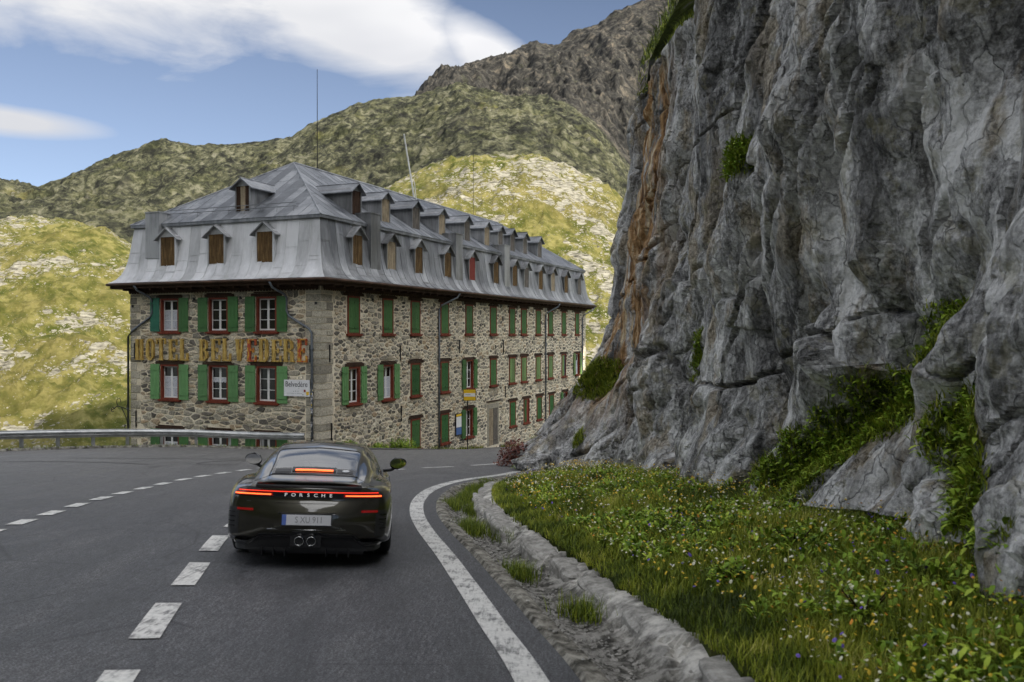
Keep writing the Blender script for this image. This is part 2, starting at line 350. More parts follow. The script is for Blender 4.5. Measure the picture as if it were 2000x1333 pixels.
# ---- edge line of the carriageway (inside of the bend) and distances to it
EDGE = spline([(2.1, -14), (1.45, -6), (.95, 0), (.52, 3), (.12, 5.74), (-.19, 7.3), (-.70, 9.9), (-1.2, 12.2), (-1.53, 14.1), (-1.71, 16), (-1.70, 18), (-1.47, 19.65), (-1.07, 20.9), (-.5, 22.1), (.15, 23.9), (.65, 26.2), (1.1, 29), (2.2, 32.5), (5, 36.5), (9, 41), (14, 46)], 14)
_t = np.gradient(EDGE, axis=0); _t /= np.linalg.norm(_t, axis=1)[:, None]; EN = np.stack([_t[:, 1], -_t[:, 0]], -1)   # right hand normal
ECUM = np.concatenate([[0], np.cumsum(np.linalg.norm(np.diff(EDGE, axis=0), axis=1))])
def edist(X, Y):
    """signed distance to the edge line, positive on the verge side, and arc length"""
    X = np.asarray(X, float); Y = np.asarray(Y, float); sh = X.shape; q = np.stack([X.ravel(), Y.ravel()], -1)
    best = np.full(len(q), 1e9); sg = np.zeros(len(q)); arc = np.zeros(len(q))
    for i in range(len(EDGE) - 1):
        a = EDGE[i]; d = EDGE[i + 1] - a; L2 = d @ d
        t = np.clip(((q - a) @ d) / L2, 0, 1); r = q - (a + t[:, None] * d); dd = (r ** 2).sum(1)
        m = dd < best; best = np.where(m, dd, best)
        sg = np.where(m, np.sign(d[1] * r[:, 0] - d[0] * r[:, 1]), sg); arc = np.where(m, ECUM[i] + t * math.sqrt(L2), arc)
    return (np.sqrt(best) * sg).reshape(sh), arc.reshape(sh)
def bank(d, X, Y):
    s = np.interp(Y, [-10, 4.5, 9, 13, 20, 26, 40], [.26, .24, .21, .125, .055, .06, .04])
    dd = np.clip(d - 1.3, 0, 7)
    return .14 + s * dd + .05 * fbm(X / 1.3, Y / 1.3, 0, 4, seed=50) * sm(1.2, 2.2, d) * 2
def gprof(d, arc):
    z = np.interp(d, [.0, .34, .36, .50, .60, .72, .90, 1.05, 1.22, 1.36, 1.6], [-.02, .0, .035, .03, -.07, -.13, -.14, -.07, .06, .10, .10])
    nn = fbm(arc / .6, d / .35, 0, 5, .6, seed=61)
    f1, f2, H = voro(arc / .55, d / .38, 0 * d + .5, 63)
    return z + nn * .028 * sm(.34, .45, d) + (.075 * (H[0] - .5) - .035 * (f2 - f1 < .07)) * sm(.92, 1.12, d) + .03 * (H[1] - .6) * (d > .36) * (d < .56)

# verge ground
vx = np.arange(-3, 9.01, .085); vy = np.concatenate([np.arange(-14, 3, .3), np.arange(3, 24, .085), np.arange(24, 46, .16)])
VX, VY = np.meshgrid(vx, vy, indexing='ij'); VD, VA = edist(VX, VY)
VZ = hroad(VX, VY) + np.where(VD > 1.36, bank(VD, VX, VY), -.35)
mk = (VD > 1.15)[:-1, :-1] & (VD > 1.15)[1:, 1:]
GM = Mat('verge_soil', .95, spec=.1); gp = GM.pos()
GM.col(GM.ramp(GM.noise(gp, 3.2, 7, .65), [(.3, (.012, .018, .004)), (.55, (.035, .045, .009)), (.75, (.075, .075, .03))])); GM.bump(GM.noise(gp, 9, 6), .8, .05)
vg = npmesh('grass_verge', np.stack([VX, VY, VZ], -1).reshape(-1, 3), gridF(*VX.shape).reshape(len(vx) - 1, len(vy) - 1, 4)[mk], GM.m)
tag(vg, 'sloping verge of dark soil between the gutter and the cliff', kind='structure')

# asphalt
AM = Mat('asphalt', .78, spec=.35); ap = AM.pos()
a1 = AM.noise(ap, 75, 4, .8); a2 = AM.noise(AM.pos((1.6, .35, 1), rot=(0, 0, R(8))), 1.4, 6, .6); a3 = AM.noise(AM.pos((5, .7, 1), rot=(0, 0, R(8))), 9, 5, .65)
base = AM.ramp(a2, [(.3, (.034, .035, .038)), (.5, (.054, .055, .059)), (.7, (.080, .080, .083))])
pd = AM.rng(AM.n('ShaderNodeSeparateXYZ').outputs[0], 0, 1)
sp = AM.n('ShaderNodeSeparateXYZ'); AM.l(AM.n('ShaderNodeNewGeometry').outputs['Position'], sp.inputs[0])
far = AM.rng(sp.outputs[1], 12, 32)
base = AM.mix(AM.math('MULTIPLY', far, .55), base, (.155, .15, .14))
base = AM.mix(1.0, base, AM.ramp(a1, [(.40, .35), (.5, .95), (.61, 2.1)]), 'MULTIPLY')
base = AM.mix(1.0, base, AM.ramp(a3, [(.38, .75), (.5, 1.0), (.62, 1.3)]), 'MULTIPLY')
crk = AM.rng(AM.voro(AM.pos((.5, .5, .5)), 1.0, 'DISTANCE_TO_EDGE'), 0.0, .011, 1, 0)
crk = AM.math('MULTIPLY', crk, AM.rng(AM.noise(ap, .35, 3), .46, .54))
base = AM.mix(AM.math('MULTIPLY', crk, .6), base, (.012, .012, .013))
AM.col(base); AM.rough(AM.rng(a2, .3, .7, .50, .72)); AM.bump(a1, .55, .006); AM.bump(AM.noise(ap, 22, 4), .25, .01)
OUT = spline([(-27, -14), (-25.5, 0), (-23, 14), (-20.3, 24), (-18.4, 29.4), (-16.9, 32.2), (-14.7, 34.9), (-12.2, 36.5), (-10.0, 37.2), (-8.6, 37.35)], 8)
def odist(X, Y):   # positive outside (towards the valley)
    q = np.stack([np.ravel(X), np.ravel(Y)], -1); best = np.full(len(q), 1e9); sg = np.zeros(len(q))
    for i in range(len(OUT) - 1):
        a = OUT[i]; d = OUT[i + 1] - a; t = np.clip(((q - a) @ d) / (d @ d), 0, 1); r = q - (a + t[:, None] * d); dd = (r ** 2).sum(1)
        m = dd < best; best = np.where(m, dd, best); sg = np.where(m, -np.sign(d[1] * r[:, 0] - d[0] * r[:, 1]), sg)
    return (np.sqrt(best) * sg).reshape(np.shape(X))
ax = np.arange(-30, 30, .3); ay = np.arange(-14, 84, .3)
AX, AY = np.meshgrid(ax, ay, indexing='ij'); AD, _ = edist(AX, AY); OD = odist(AX, AY)
ku = (AX + 8.3) * .386 + (AY - 38) * .923; kv = (AX + 8.3) * .923 - (AY - 38) * .386     # along and out of the hotel's long side
okm = (AD < -.6) & (OD < .2) & ~((ku > -.4) & (kv < -.3)) & (OD < 40)
okm &= ~((AX < -8.3) & (AY > 37.6))
def allc(m): return m[:-1, :-1] & m[1:, 1:] & m[1:, :-1] & m[:-1, 1:]
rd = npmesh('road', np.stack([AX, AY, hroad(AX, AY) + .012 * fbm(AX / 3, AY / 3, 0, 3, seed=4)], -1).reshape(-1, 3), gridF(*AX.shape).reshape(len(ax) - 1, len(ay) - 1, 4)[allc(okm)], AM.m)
tag(rd, 'grey asphalt of the pass road and the forecourt of the hotel', kind='structure')
def strip(path, nrm, ds, zf, name, mats, parent=None, smooth=True, arc=None):
    ds = np.asarray(ds, float)
    Xs = path[:, None, 0] + nrm[:, None, 0] * ds[None]; Ysx = path[:, None, 1] + nrm[:, None, 1] * ds[None]
    Zs = zf(Xs, Ysx, ds[None] + 0 * Xs, (arc if arc is not None else np.arange(len(path)))[:, None] + 0 * Xs)
    return npmesh(name, np.stack([Xs, Ysx, Zs], -1).reshape(-1, 3), gridF(len(path), len(ds))[:, ::-1], mats, parent, smooth)
def wav(X, Y): return .012 * fbm(X / 3, Y / 3, 0, 3, seed=4)
es = strip(EDGE, EN, np.linspace(-1.6, .36, 9), lambda X, Y, d, a: hroad(X, Y) + wav(X, Y) + .004 - .03 * (d < -1.5), 'road_edge', AM.m)
tag(es, 'outer strip of the asphalt beside the gutter', kind='structure')

# painted markings
PM = Mat('road_paint', .7, spec=.3); pp = PM.pos()
wear = PM.math('ADD', PM.math('MULTIPLY', PM.noise(pp, 5, 6, .7), .55), PM.math('MULTIPLY', PM.noise(PM.pos((9, 1.2, 1), rot=(0, 0, R(12))), 4, 5, .7), .45))
PM.col(PM.mix(PM.rng(wear, .485, .60), PM.ramp(PM.noise(pp, 30, 4), [(.3, (.45, .45, .43)), (.7, (.62, .61, .58))]), (.15, .15, .148)))
PM.bump(PM.noise(pp, 260, 2), .4, .005)
def tess(path, nrm, half, name, lbl, off=.011):
    o = strip(path, nrm, np.linspace(-half, half, 5), lambda X, Y, d, a: hroad(X, Y) + wav(X, Y) + off, name, PM.m); tag(o, lbl, kind='structure'); return o
iE = int(np.argmin(np.abs(EDGE[:, 1] - 24.0)))
tess(EDGE[:iE], EN[:iE], .115, 'edge_line', 'solid white line round the inside of the bend', .012)
def dashes(P, first, ln, gap, half, count=99):
    S = spline(P, 20); cum = np.concatenate([[0], np.cumsum(np.linalg.norm(np.diff(S, axis=0), axis=1))]); s = first; k = 0
    while s + ln < cum[-1] and k < count:
        q = np.linspace(s, s + ln, 7); X = np.interp(q, cum, S[:, 0]); Y = np.interp(q, cum, S[:, 1]); path = np.stack([X, Y], -1)
        t = np.gradient(path, axis=0); t /= np.linalg.norm(t, axis=1)[:, None]
        o = tess(path, np.stack([t[:, 1], -t[:, 0]], -1), half, 'centre_mark', None, .010); s += ln + gap; k += 1
        o['group'] = 'broken white marks on the asphalt'
dashes([(-2.02, 3.6), (-2.38, 5.2), (-2.85, 7.2), (-3.24, 9.0), (-3.63, 10.8), (-3.88, 12.4), (-4.2, 14.6), (-4.35, 17), (-4.25, 19.5), (-3.9, 22), (-3.04, 24.0), (-1.92, 25.3), (-1.07, 26.2), (-.24, 27.2), (1, 29), (2, 32)], .80, 1.15, .75, .105)
dashes([(-5.6, 6.0), (-6.1, 8.3), (-6.55, 11.0), (-6.85, 12.8), (-7.15, 14.9), (-7.38, 17.2), (-7.46, 19.4), (-7.3, 21.8), (-7.0, 23.6), (-6.5, 25.4)], .2, .62, .50, .11)
# tyre marks on the forecourt
TM = flat('tyre_rubber_mark', (.036, .036, .038), .65)
for P_, hw in ((([(-15.5, 24.6), (-13.8, 25.6), (-12, 25.9), (-10.6, 25.4)]), .06), (([(-8.6, 28.4), (-9.4, 27.0), (-9.2, 25.8), (-8.0, 25.6)]), .05), (([(-14, 27.6), (-10.5, 28.6), (-7.5, 28.9)]), .05)):
    S = spline(P_, 12); t = np.gradient(S, axis=0); t /= np.linalg.norm(t, axis=1)[:, None]
    o = strip(S, np.stack([t[:, 1], -t[:, 0]], -1), [-hw, 0, hw], lambda X, Y, d, a: hroad(X, Y) + wav(X, Y) + .0075, 'tyre_mark', TM); tag(o, kind='structure', group='dark tyre marks on the asphalt')

# gutter with broken kerb
KM = Mat('gutter_concrete', .9, spec=.2); kp = KM.pos()
dco = KM.attr('across')
k1 = KM.noise(kp, 6, 8, .68); k2 = KM.noise(kp, 1.6, 5, .6)
kc = KM.ramp(k1, [(.38, (.045, .042, .034)), (.5, (.17, .16, .135)), (.62, (.34, .325, .28))])
kc = KM.mix(KM.rng(dco, .55, .62), kc, KM.ramp(k1, [(.40, (.04, .038, .033)), (.5, (.12, .115, .10)), (.58, (.28, .27, .245))]))
kc = KM.mix(KM.rng(dco, 1.0, 1.2), kc, KM.ramp(KM.math('ADD', KM.math('MULTIPLY', k1, .6), KM.math('MULTIPLY', k2, .4)), [(.38, (.10, .096, .086)), (.46, (.30, .29, .265)), (.56, (.60, .58, .53))]))
KM.col(kc); KM.bump(KM.noise(kp, 14, 8, .7), .9, .04)
dsg = np.concatenate([np.linspace(.33, .62, 9), np.linspace(.66, 1.5, 20)])
ii = np.linspace(0, len(EDGE) - 1, 1700); EP = np.stack([np.interp(ii, np.arange(len(EDGE)), EDGE[:, k]) for k in (0, 1)], -1); NP_ = np.stack([np.interp(ii, np.arange(len(EDGE)), EN[:, k]) for k in (0, 1)], -1); NP_ /= np.linalg.norm(NP_, axis=1)[:, None]
arcE = np.interp(ii, np.arange(len(EDGE)), ECUM)
Xs = EP[:, None, 0] + NP_[:, None, 0] * dsg[None]; Yg = EP[:, None, 1] + NP_[:, None, 1] * dsg[None]; ar = arcE[:, None] + 0 * Xs
Zg = hroad(Xs, Yg) + gprof(dsg[None] + 0 * Xs, ar)
gut = npmesh('gutter', np.stack([Xs, Yg, Zg], -1).reshape(-1, 3), gridF(len(EP), len(dsg))[:, ::-1], KM.m, smooth=False, attrs={'across': (dsg[None] + 0 * Xs).ravel()})
tag(gut, 'worn concrete gutter with a broken kerb beside the asphalt', kind='structure')
# pale kerb stones lying along the back of the gutter
SM_ = Mat('pale_kerb_stone', .9, spec=.2); sp_ = SM_.pos()
SM_.col(SM_.ramp(SM_.noise(sp_, 9, 8, .7), [(.28, (.10, .095, .085)), (.5, (.30, .29, .265)), (.72, (.48, .465, .43))])); SM_.bump(SM_.noise(sp_, 20, 8, .7), .8, .03)
def rock(cx, cy, cz, sx, sy, sz, rz, name, mat, parent=None, seed=0, n=(18, 12), rough=.16, tilt=0.):
    th = np.linspace(0, 2 * np.pi, n[0], endpoint=False); ph = np.linspace(0, np.pi, n[1])
    T, Ph = np.meshgrid(th, ph, indexing='ij')
    x, y, z = np.sin(Ph) * np.cos(T), np.sin(Ph) * np.sin(T), np.cos(Ph)
    q = .55
    x, y, z = [np.sign(v) * np.abs(v) ** q for v in (x, y, z)]
    k = 1 + rough * fbm(x * 1.1 + seed * 3.7, y * 1.1, z * 1.1, 4, .6, seed=seed)
    x, y, z = x * k * sx, y * k * sy, z * k * sz
    z = z + tilt * x
    c, s_ = math.cos(rz), math.sin(rz)
    V = np.stack([cx + x * c - y * s_, cy + x * s_ + y * c, cz + z], -1).reshape(-1, 3)
    Fq = [(i * n[1] + j, i * n[1] + j + 1, ((i + 1) % n[0]) * n[1] + j + 1, ((i + 1) % n[0]) * n[1] + j) for i in range(n[0]) for j in range(n[1] - 1)]
    return npmesh(name, V, np.array(Fq), mat, parent, smooth=False)
for k, (sy_, ln, hh, dd) in enumerate([(7.0, .5, .13, 1.3), (8.2, .55, .12, 1.28), (9.4, .5, .13, 1.25), (10.6, .62, .15, 1.2), (12.3, .42, .14, 1.15), (13.4, .5, .17, 1.2), (14.9, .62, .16, 1.15), (16.6, .4, .12, 1.12), (17.8, .45, .14, 1.2), (19.3, .35, .12, 1.1), (5.4, .6, .13, 1.32), (20.5, .3, .1, 1.1)]):
    i = int(np.argmin(np.abs(EDGE[:, 1] - sy_))); p = EDGE[i] + EN[i] * dd
    z0 = float(hroad(p[0], p[1])) + .02
    rock(p[0], p[1], z0 - .03, .16, ln, hh * .8, math.atan2(_t[i, 1], _t[i, 0]) - math.pi / 2, 'kerb_stone', SM_.m, gut, seed=k + 3, rough=.4)

# loose gravel lying in the channel
rgp = np.random.default_rng(77); n_ = 5200; ia = rgp.integers(40, len(EDGE) - 60, n_); fd = np.clip(rgp.normal(.78, .14, n_), .4, 1.5); fr_t = rgp.random(n_)
gpx = EDGE[ia] * (1 - fr_t[:, None]) + EDGE[ia + 1] * fr_t[:, None] + EN[ia] * fd[:, None]; gzz = hroad(gpx[:, 0], gpx[:, 1]) + np.interp(fd, [.36, .50, .60, .72, .90, 1.05, 1.22], [.035, .03, -.07, -.13, -.14, -.07, .06])
octv = np.array([(1, 0, 0), (0, 1, 0), (-1, 0, 0), (0, -1, 0), (0, 0, 1), (0, 0, -1)], float); octf = np.array([(0, 1, 4), (1, 2, 4), (2, 3, 4), (3, 0, 4), (1, 0, 5), (2, 1, 5), (3, 2, 5), (0, 3, 5)])
gs_ = rgp.uniform(.006, .028, n_) ** 1.0 * rgp.choice([.6, 1, 1.5], n_, p=[.5, .4, .1]); th_ = rgp.uniform(0, 6.28, n_)
gv_ = octv[None] * gs_[:, None, None] * rgp.uniform(.6, 1.3, (n_, 6, 3)); gxr = gv_[..., 0] * np.cos(th_)[:, None] - gv_[..., 1] * np.sin(th_)[:, None]; gyr = gv_[..., 0] * np.sin(th_)[:, None] + gv_[..., 1] * np.cos(th_)[:, None]
gvv = np.stack([gxr + gpx[:, :1], gyr + gpx[:, 1:], gv_[..., 2] * .7 + gzz[:, None] + .008], -1).reshape(-1, 3)
go_ = npmesh('gravel', gvv, (np.arange(n_)[:, None, None] * 6 + octf[None]).reshape(-1, 3), SM_.m, smooth=False); tag(go_, 'small loose gravel lying in the gutter channel', 'gravel', kind='stuff')

# ---- the cliff
CB = spline([(7.5, -16), (4.9, -7), (4.05, 0), (4.7, 3.5), (4.65, 6.3), (4.25, 9), (4.1, 13), (3.65, 17), (3.3, 20.5), (2.75, 24), (2.45, 27), (2.9, 30), (4.4, 34), (9, 40), (17, 47)], 30)
cc = np.concatenate([[0], np.cumsum(np.linalg.norm(np.diff(CB, axis=0), axis=1))])
wts = np.interp(.5 * (CB[1:, 1] + CB[:-1, 1]), [-16, 2, 6, 12, 20, 33, 36, 47], [.12, .3, 1.7, 1.5, 1.25, 1.0, .2, .1]) * np.diff(cc)
cw = np.concatenate([[0], np.cumsum(wts)]); nS = 700; arcs = np.interp(np.linspace(0, cw[-1], nS), cw, cc)
bx, by = np.interp(arcs, cc, CB[:, 0]), np.interp(arcs, cc, CB[:, 1])
tx, ty = np.gradient(bx, arcs), np.gradient(by, arcs); tl = np.hypot(tx, ty); nx_, ny_ = -ty / tl, tx / tl   # towards the road
vv = np.linspace(-.9, 11.6, 360)
S_, V_ = np.meshgrid(arcs, vv, indexing='ij'); BX, BY = bx[:, None] + 0 * V_, by[:, None] + 0 * V_; NX, NY = nx_[:, None] + 0 * V_, ny_[:, None] + 0 * V_
g0 = hroad(BX, BY) + np.interp(BY, [-10, 4, 9, 13, 20, 27, 40], [1.1, .95, .85, .6, .12, .0, 0])
toe = np.exp(-((BY - 27.0) / 3.4) ** 2)
topH = 10.3 + .6 * vnoise(S_ / 3, 0) ; hgt = V_ / 11.6
zt = lerp(g0, topH, np.clip(V_, 0, 99) / 11.6); zt = np.where(V_ < 0, g0 + V_, zt)
lean = -.135 * np.clip(V_, 0, 99) * np.interp(BY, [0, 8, 14, 27], [-.4, -.25, .55, 1.0])
out = lean + toe * 2.35 * np.clip(1 - (V_ + .1) / 3.6, 0, 1.2) ** 1.15 + .35 * (1 - .8 * toe) * np.clip(1.2 - V_, 0, 1.5)
out = out + .25 * np.exp(-((BY - 6.3) / 1.6) ** 2) * np.clip(1 - np.clip(V_, 0, 9) / 2.3, 0, 1) ** .7 - .5 * np.exp(-((BY - 9.0) / .9) ** 2) * np.clip(1 - V_ / 6, 0, 1)
out = out - 1.0 * sm(10.6, 11.6, V_) - .42 * sm(20, 25, BY) * sm(3.0, 6.0, V_) * (1 - .5 * sm(9.0, 10.2, V_))
px, py, pz = BX + NX * out, BY + NY * out, zt
# fractured blocks: grain runs steeply down to the left
sa, sz_ = S_, pz
gr = .30
wpx = S_ + .5 * fbm(S_ / 2.2, pz / 2.2, 0, 3, seed=90); wpz = pz + .5 * fbm(S_ / 2.2 + 9, pz / 2.2, 0, 3, seed=91)
ga = wpx + gr * wpz; gb = wpz - gr * wpx * .6
D = .20 * fbm(ga / 2.4, gb / 6.0, 0, 4, .5, seed=70, ridged=True) + .24 * fbm(S_ / 5, pz / 5, 0, 2, seed=71)
def facets(fa, fb, seed, rot=0.0, tilt=.9, pen=.85):
    """upper envelope of tilted planes: angular blocks that meet in creases"""
    u, v = ga / fa, gb / fb
    if rot: u, v = u * math.cos(rot) - v * math.sin(rot), u * math.sin(rot) + v * math.cos(rot)
    iu, iv = np.floor(u), np.floor(v); best = np.full(u.shape, -9.); z0_ = np.zeros(u.shape)
    for a in (-1, 0, 1):
        for b in (-1, 0, 1):
            cu_, cv_ = iu + a, iv + b; pu, pv = cu_ + .15 + .7 * _h(cu_, cv_, z0_, seed), cv_ + .15 + .7 * _h(cu_, cv_, z0_, seed + 1)
            du, dv = u - pu, v - pv
            best = np.maximum(best, _h(cu_, cv_, z0_, seed + 2) + tilt * ((_h(cu_, cv_, z0_, seed + 3) - .5) * du + (_h(cu_, cv_, z0_, seed + 4) - .5) * dv) - pen * (du * du + dv * dv))
    return best - .55
wgt3 = .45 + 1.0 * sm(-.3, .5, fbm(S_ / 1.7, pz / 1.7, 0, 3, seed=95))
D = D + .90 * facets(1.7, 3.6, 101, 0, 1.7, .5) + .34 * facets(.66, 1.35, 131, .5, 1.5, .6) * wgt3 + .12 * facets(.27, .45, 151, -.4, 1.7, .5) * wgt3 + .055 * facets(.12, .18, 171, .3, 1.7, .5) * wgt3
def crackline(x_, y_, seed, w): n = fbm(x_, y_, 0, 3, .5, seed=seed); return np.exp(-(n / w) ** 2)
D = D - .30 * crackline(S_ / 6, (pz + .22 * (S_ - 20)) / 2.1, 300, .022) - .26 * crackline(ga / 1.9, gb / 9, 310, .030) - .13 * crackline(ga / .9, gb / 2.0, 320, .035) * wgt3
# the grassy gully that climbs between the main wall and the near block
gy1, gz1, gy2, gz2 = 11.8, -.5, 8.6, 2.0; tt = np.clip(((BY - gy1) * (gy2 - gy1) + (pz - gz1) * (gz2 - gz1)) / ((gy2 - gy1) ** 2 + (gz2 - gz1) ** 2), 0, 1.15)
gd = np.hypot(BY - (gy1 + (gy2 - gy1) * tt), pz - (gz1 + (gz2 - gz1) * tt)); D = D * (1 - .6 * np.exp(-(gd / .5) ** 2)) - .22 * np.exp(-(gd / .45) ** 2) - .08
fade = np.where(V_ < 0, .5, 1.0)
px, py = px + NX * D * fade, py + NY * D * fade
CL_V = np.stack([px, py, pz], -1)
RM = Mat('cliff_rock', .88, spec=.25); rp = RM.pos()
gR = RM.pos((1, 1, .45), rot=(0, R(14), 0))
f_ = RM.noise(gR, 1.3, 10, .70); f2_ = RM.noise(rp, 14, 8, .78)
wv = RM.n('ShaderNodeMixRGB', blend_type='ADD'); wv.inputs[0].default_value = .35; RM.l(gR, wv.inputs[1]); wn_ = RM.n('ShaderNodeTexNoise'); wn_.inputs['Scale'].default_value = 3.0; wn_.inputs['Detail'].default_value = 5; RM.l(rp, wn_.inputs['Vector']); RM.l(wn_.outputs['Color'], wv.inputs[2]); WV = wv.outputs[0]
ce1 = RM.voro(WV, .9, 'DISTANCE_TO_EDGE'); ce2 = RM.voro(WV, 2.8, 'DISTANCE_TO_EDGE'); cell = RM.n('ShaderNodeTexVoronoi'); cell.inputs['Scale'].default_value = 2.8; RM.l(WV, cell.inputs['Vector']); csep = RM.n('ShaderNodeSeparateColor'); RM.l(cell.outputs['Color'], csep.inputs[0])
rc = RM.ramp(RM.math('ADD', RM.math('ADD', RM.math('MULTIPLY', f_, .52), RM.math('MULTIPLY', f2_, .40)), RM.math('MULTIPLY', csep.outputs[0], .08)), [(.41, (.06, .059, .058)), (.46, (.23, .227, .22)), (.50, (.40, .397, .388)), (.56, (.66, .655, .635))])
tanm = RM.rng(RM.noise(RM.pos((1, 1, .5)), .8, 6, .65), .54, .60); rc = RM.mix(RM.math('MULTIPLY', tanm, .75), rc, RM.ramp(f2_, [(.42, (.16, .125, .075)), (.58, (.42, .36, .26))]))
drk = RM.rng(RM.noise(RM.pos((1.6, 1.6, .25)), .7, 8, .68), .50, .60)
rc = RM.mix(RM.math('MULTIPLY', drk, .58), rc, (.028, .027, .027))
lich = RM.rng(RM.noise(rp, 2.2, 7, .7), .56, .60)
rc = RM.mix(RM.math('MULTIPLY', lich, .35), rc, (.24, .22, .11))
crm = RM.math('MAXIMUM', RM.math('MULTIPLY', RM.rng(ce1, .0, .014, 1, 0), RM.rng(f2_, .44, .54)), RM.math('MULTIPLY', RM.rng(ce2, .0, .022, 1, 0), RM.rng(f_, .46, .54))); rc = RM.mix(RM.math('MULTIPLY', crm, .45), rc, (.02, .019, .018))
st = RM.attr('stain'); stn = RM.math('MULTIPLY', st, RM.rng(RM.noise(RM.pos((3.0, 3.0, .35)), 1.0, 6, .6), .40, .52), clamp=True)
rc = RM.mix(stn, rc, RM.ramp(RM.noise(RM.pos((4, 4, .4)), .8, 8, .7), [(.40, (.11, .06, .03)), (.5, (.36, .21, .09)), (.60, (.60, .50, .34))]))
mo = RM.attr('moss'); rc = RM.mix(RM.math('MULTIPLY', mo, RM.rng(RM.noise(rp, 5, 5), .42, .52)), rc, (.04, .055, .010))
RM.col(rc)
RM.bump(RM.math('MULTIPLY', crm, -1), .8, .06)
cr3 = RM.n('ShaderNodeTexVoronoi', distance='MANHATTAN'); cr3.inputs['Scale'].default_value = 7; RM.l(WV, cr3.inputs['Vector']); RM.bump(cr3.outputs['Distance'], .7, .05)
RM.bump(f2_, .7, .03)
su, sv_ = px, pz
stain = 1.5 * np.exp(-((py - 24.2) / 2.0) ** 2) * sm(-1.5, 1.5, pz) * (1 - sm(8.2, 9.2, pz))
# ledges where turf grows on the rock: (Y, z, radius Y, radius z)
LEDGE = [(25.0, .4, .9, .5), (24.0, -1.2, .5, .2), (26.5, 9.9, 3.0, .75), (21, 9.9, 2.6, .8), (16.5, 3.35, .35, .22), (14.2, 4.5, .5, .3), (8.9, 1.65, .55, .30), (9.4, 1.25, .5, .32), (10.0, .85, .5, .35), (10.6, .45, .55, .35), (11.2, .05, .7, .35), (11.6, -.3, 1.0, .25), (7.8, .80, .5, .35), (7.3, .35, .5, .3), (18.5, 1.2, .25, .5), (6.2, .1, .6, .2)]
moss = np.zeros_like(px)
for (ly, lz, ry, rz_) in LEDGE: moss = np.maximum(moss, np.exp(-((py - ly) / (ry * 1.1)) ** 2 - ((pz - lz) / (rz_ * 1.2)) ** 2))
moss = np.maximum(moss, .9 * sm(10.0, 10.5, pz))
cliff = npmesh('rock_cliff', CL_V.reshape(-1, 3), gridF(*S_.shape), RM.m, smooth=False, attrs={'stain': stain.ravel(), 'moss': sm(.3, .6, moss).ravel()})
tag(cliff, 'tall fractured grey rock cliff beside the inside of the bend', kind='structure')
# loose boulders at the foot of the cliff: things of their own
for k, (X, Y, sx, sy, sz, rz_, lbl) in enumerate([(3.75, 5.9, .42, .55, .48, .3, 'big blue grey boulder nearest the camera at the right end of the flower bank'),
        (4.0, 7.6, .38, .45, .30, .9, 'grey boulder half sunk in flowers just behind the biggest boulder'), (1.75, 24.6, .5, .75, .42, .5, 'squarish grey rock leaning on the toe of the cliff above the grass'),
        (.75, 25.2, .42, 1.0, .26, -.35, 'pale slab of rock lying low in front of the cliff toe beside the road')]):
    d_, _a = edist(np.array([X]), np.array([Y])); z0 = float(hroad(X, Y) + bank(d_, np.array([X]), np.array([Y]))[0])
    o = rock(X, Y, z0 + sz * .35, sx, sy, sz, rz_, 'boulder', RM.m, seed=20 + k, n=(40, 26), rough=.55, tilt=.15); tag(o, lbl, 'boulder', 'boulders at the foot of the cliff')

# kerb of the forecourt, retaining wall under it
OT = np.gradient(OUT, axis=0); OT /= np.linalg.norm(OT, axis=1)[:, None]; ON = np.stack([-OT[:, 1], OT[:, 0]], -1)  # outward (valley)
def kz(X, Y, d, a): return hroad(X, Y) + np.interp(d, [-.12, -.1, .12, .15], [-.05, .09, .1, -.1]) + .02 * fbm(X * 2, Y * 2, 0, 3, seed=6)
kb = strip(OUT, ON, [-.12, -.1, 0, .12, .3], kz, 'forecourt_kerb', KM.m); tag(kb, 'low mossy kerb under the guardrail', kind='structure')
rw = MB(); 
for i in range(len(OUT) - 1):
    a, b = OUT[i] + ON[i] * .25, OUT[i + 1] + ON[i + 1] * .25; za, zb = float(hroad(*a)), float(hroad(*b)); j = len(rw.V)
    rw.V += [(a[0], a[1], za), (b[0], b[1], zb), (b[0], b[1], zb - 14), (a[0], a[1], za - 14)]; rw.F.append((j, j + 1, j + 2, j + 3)); rw.M.append(0)
rwo = rw.build('retaining_wall', KM.m); tag(rwo, 'stone retaining wall below the outer edge of the forecourt', kind='structure')
# ================================================================== THE HOTEL
CO = Vector((-8.3, 38.0, 0)); A_S = math.atan2(.923, .386); A_F = A_S - math.pi / 2
def fs(s, o, z): return (CO.x + .3858 * s + .9226 * o, CO.y + .9226 * s - .3858 * o, z)     # long side: along, out of the wall, height
def ff(t, o, z): return (CO.x - .9226 * t - .3858 * o, CO.y + .3858 * t - .9226 * o, z)     # gable front: along to the left, out, height
LS, WF = 37.2, 10.9
hotel = empty('hotel', (0, 0, 0)); tag(hotel, 'long rubble stone hotel with green shutters and grey metal mansard roof', 'hotel')
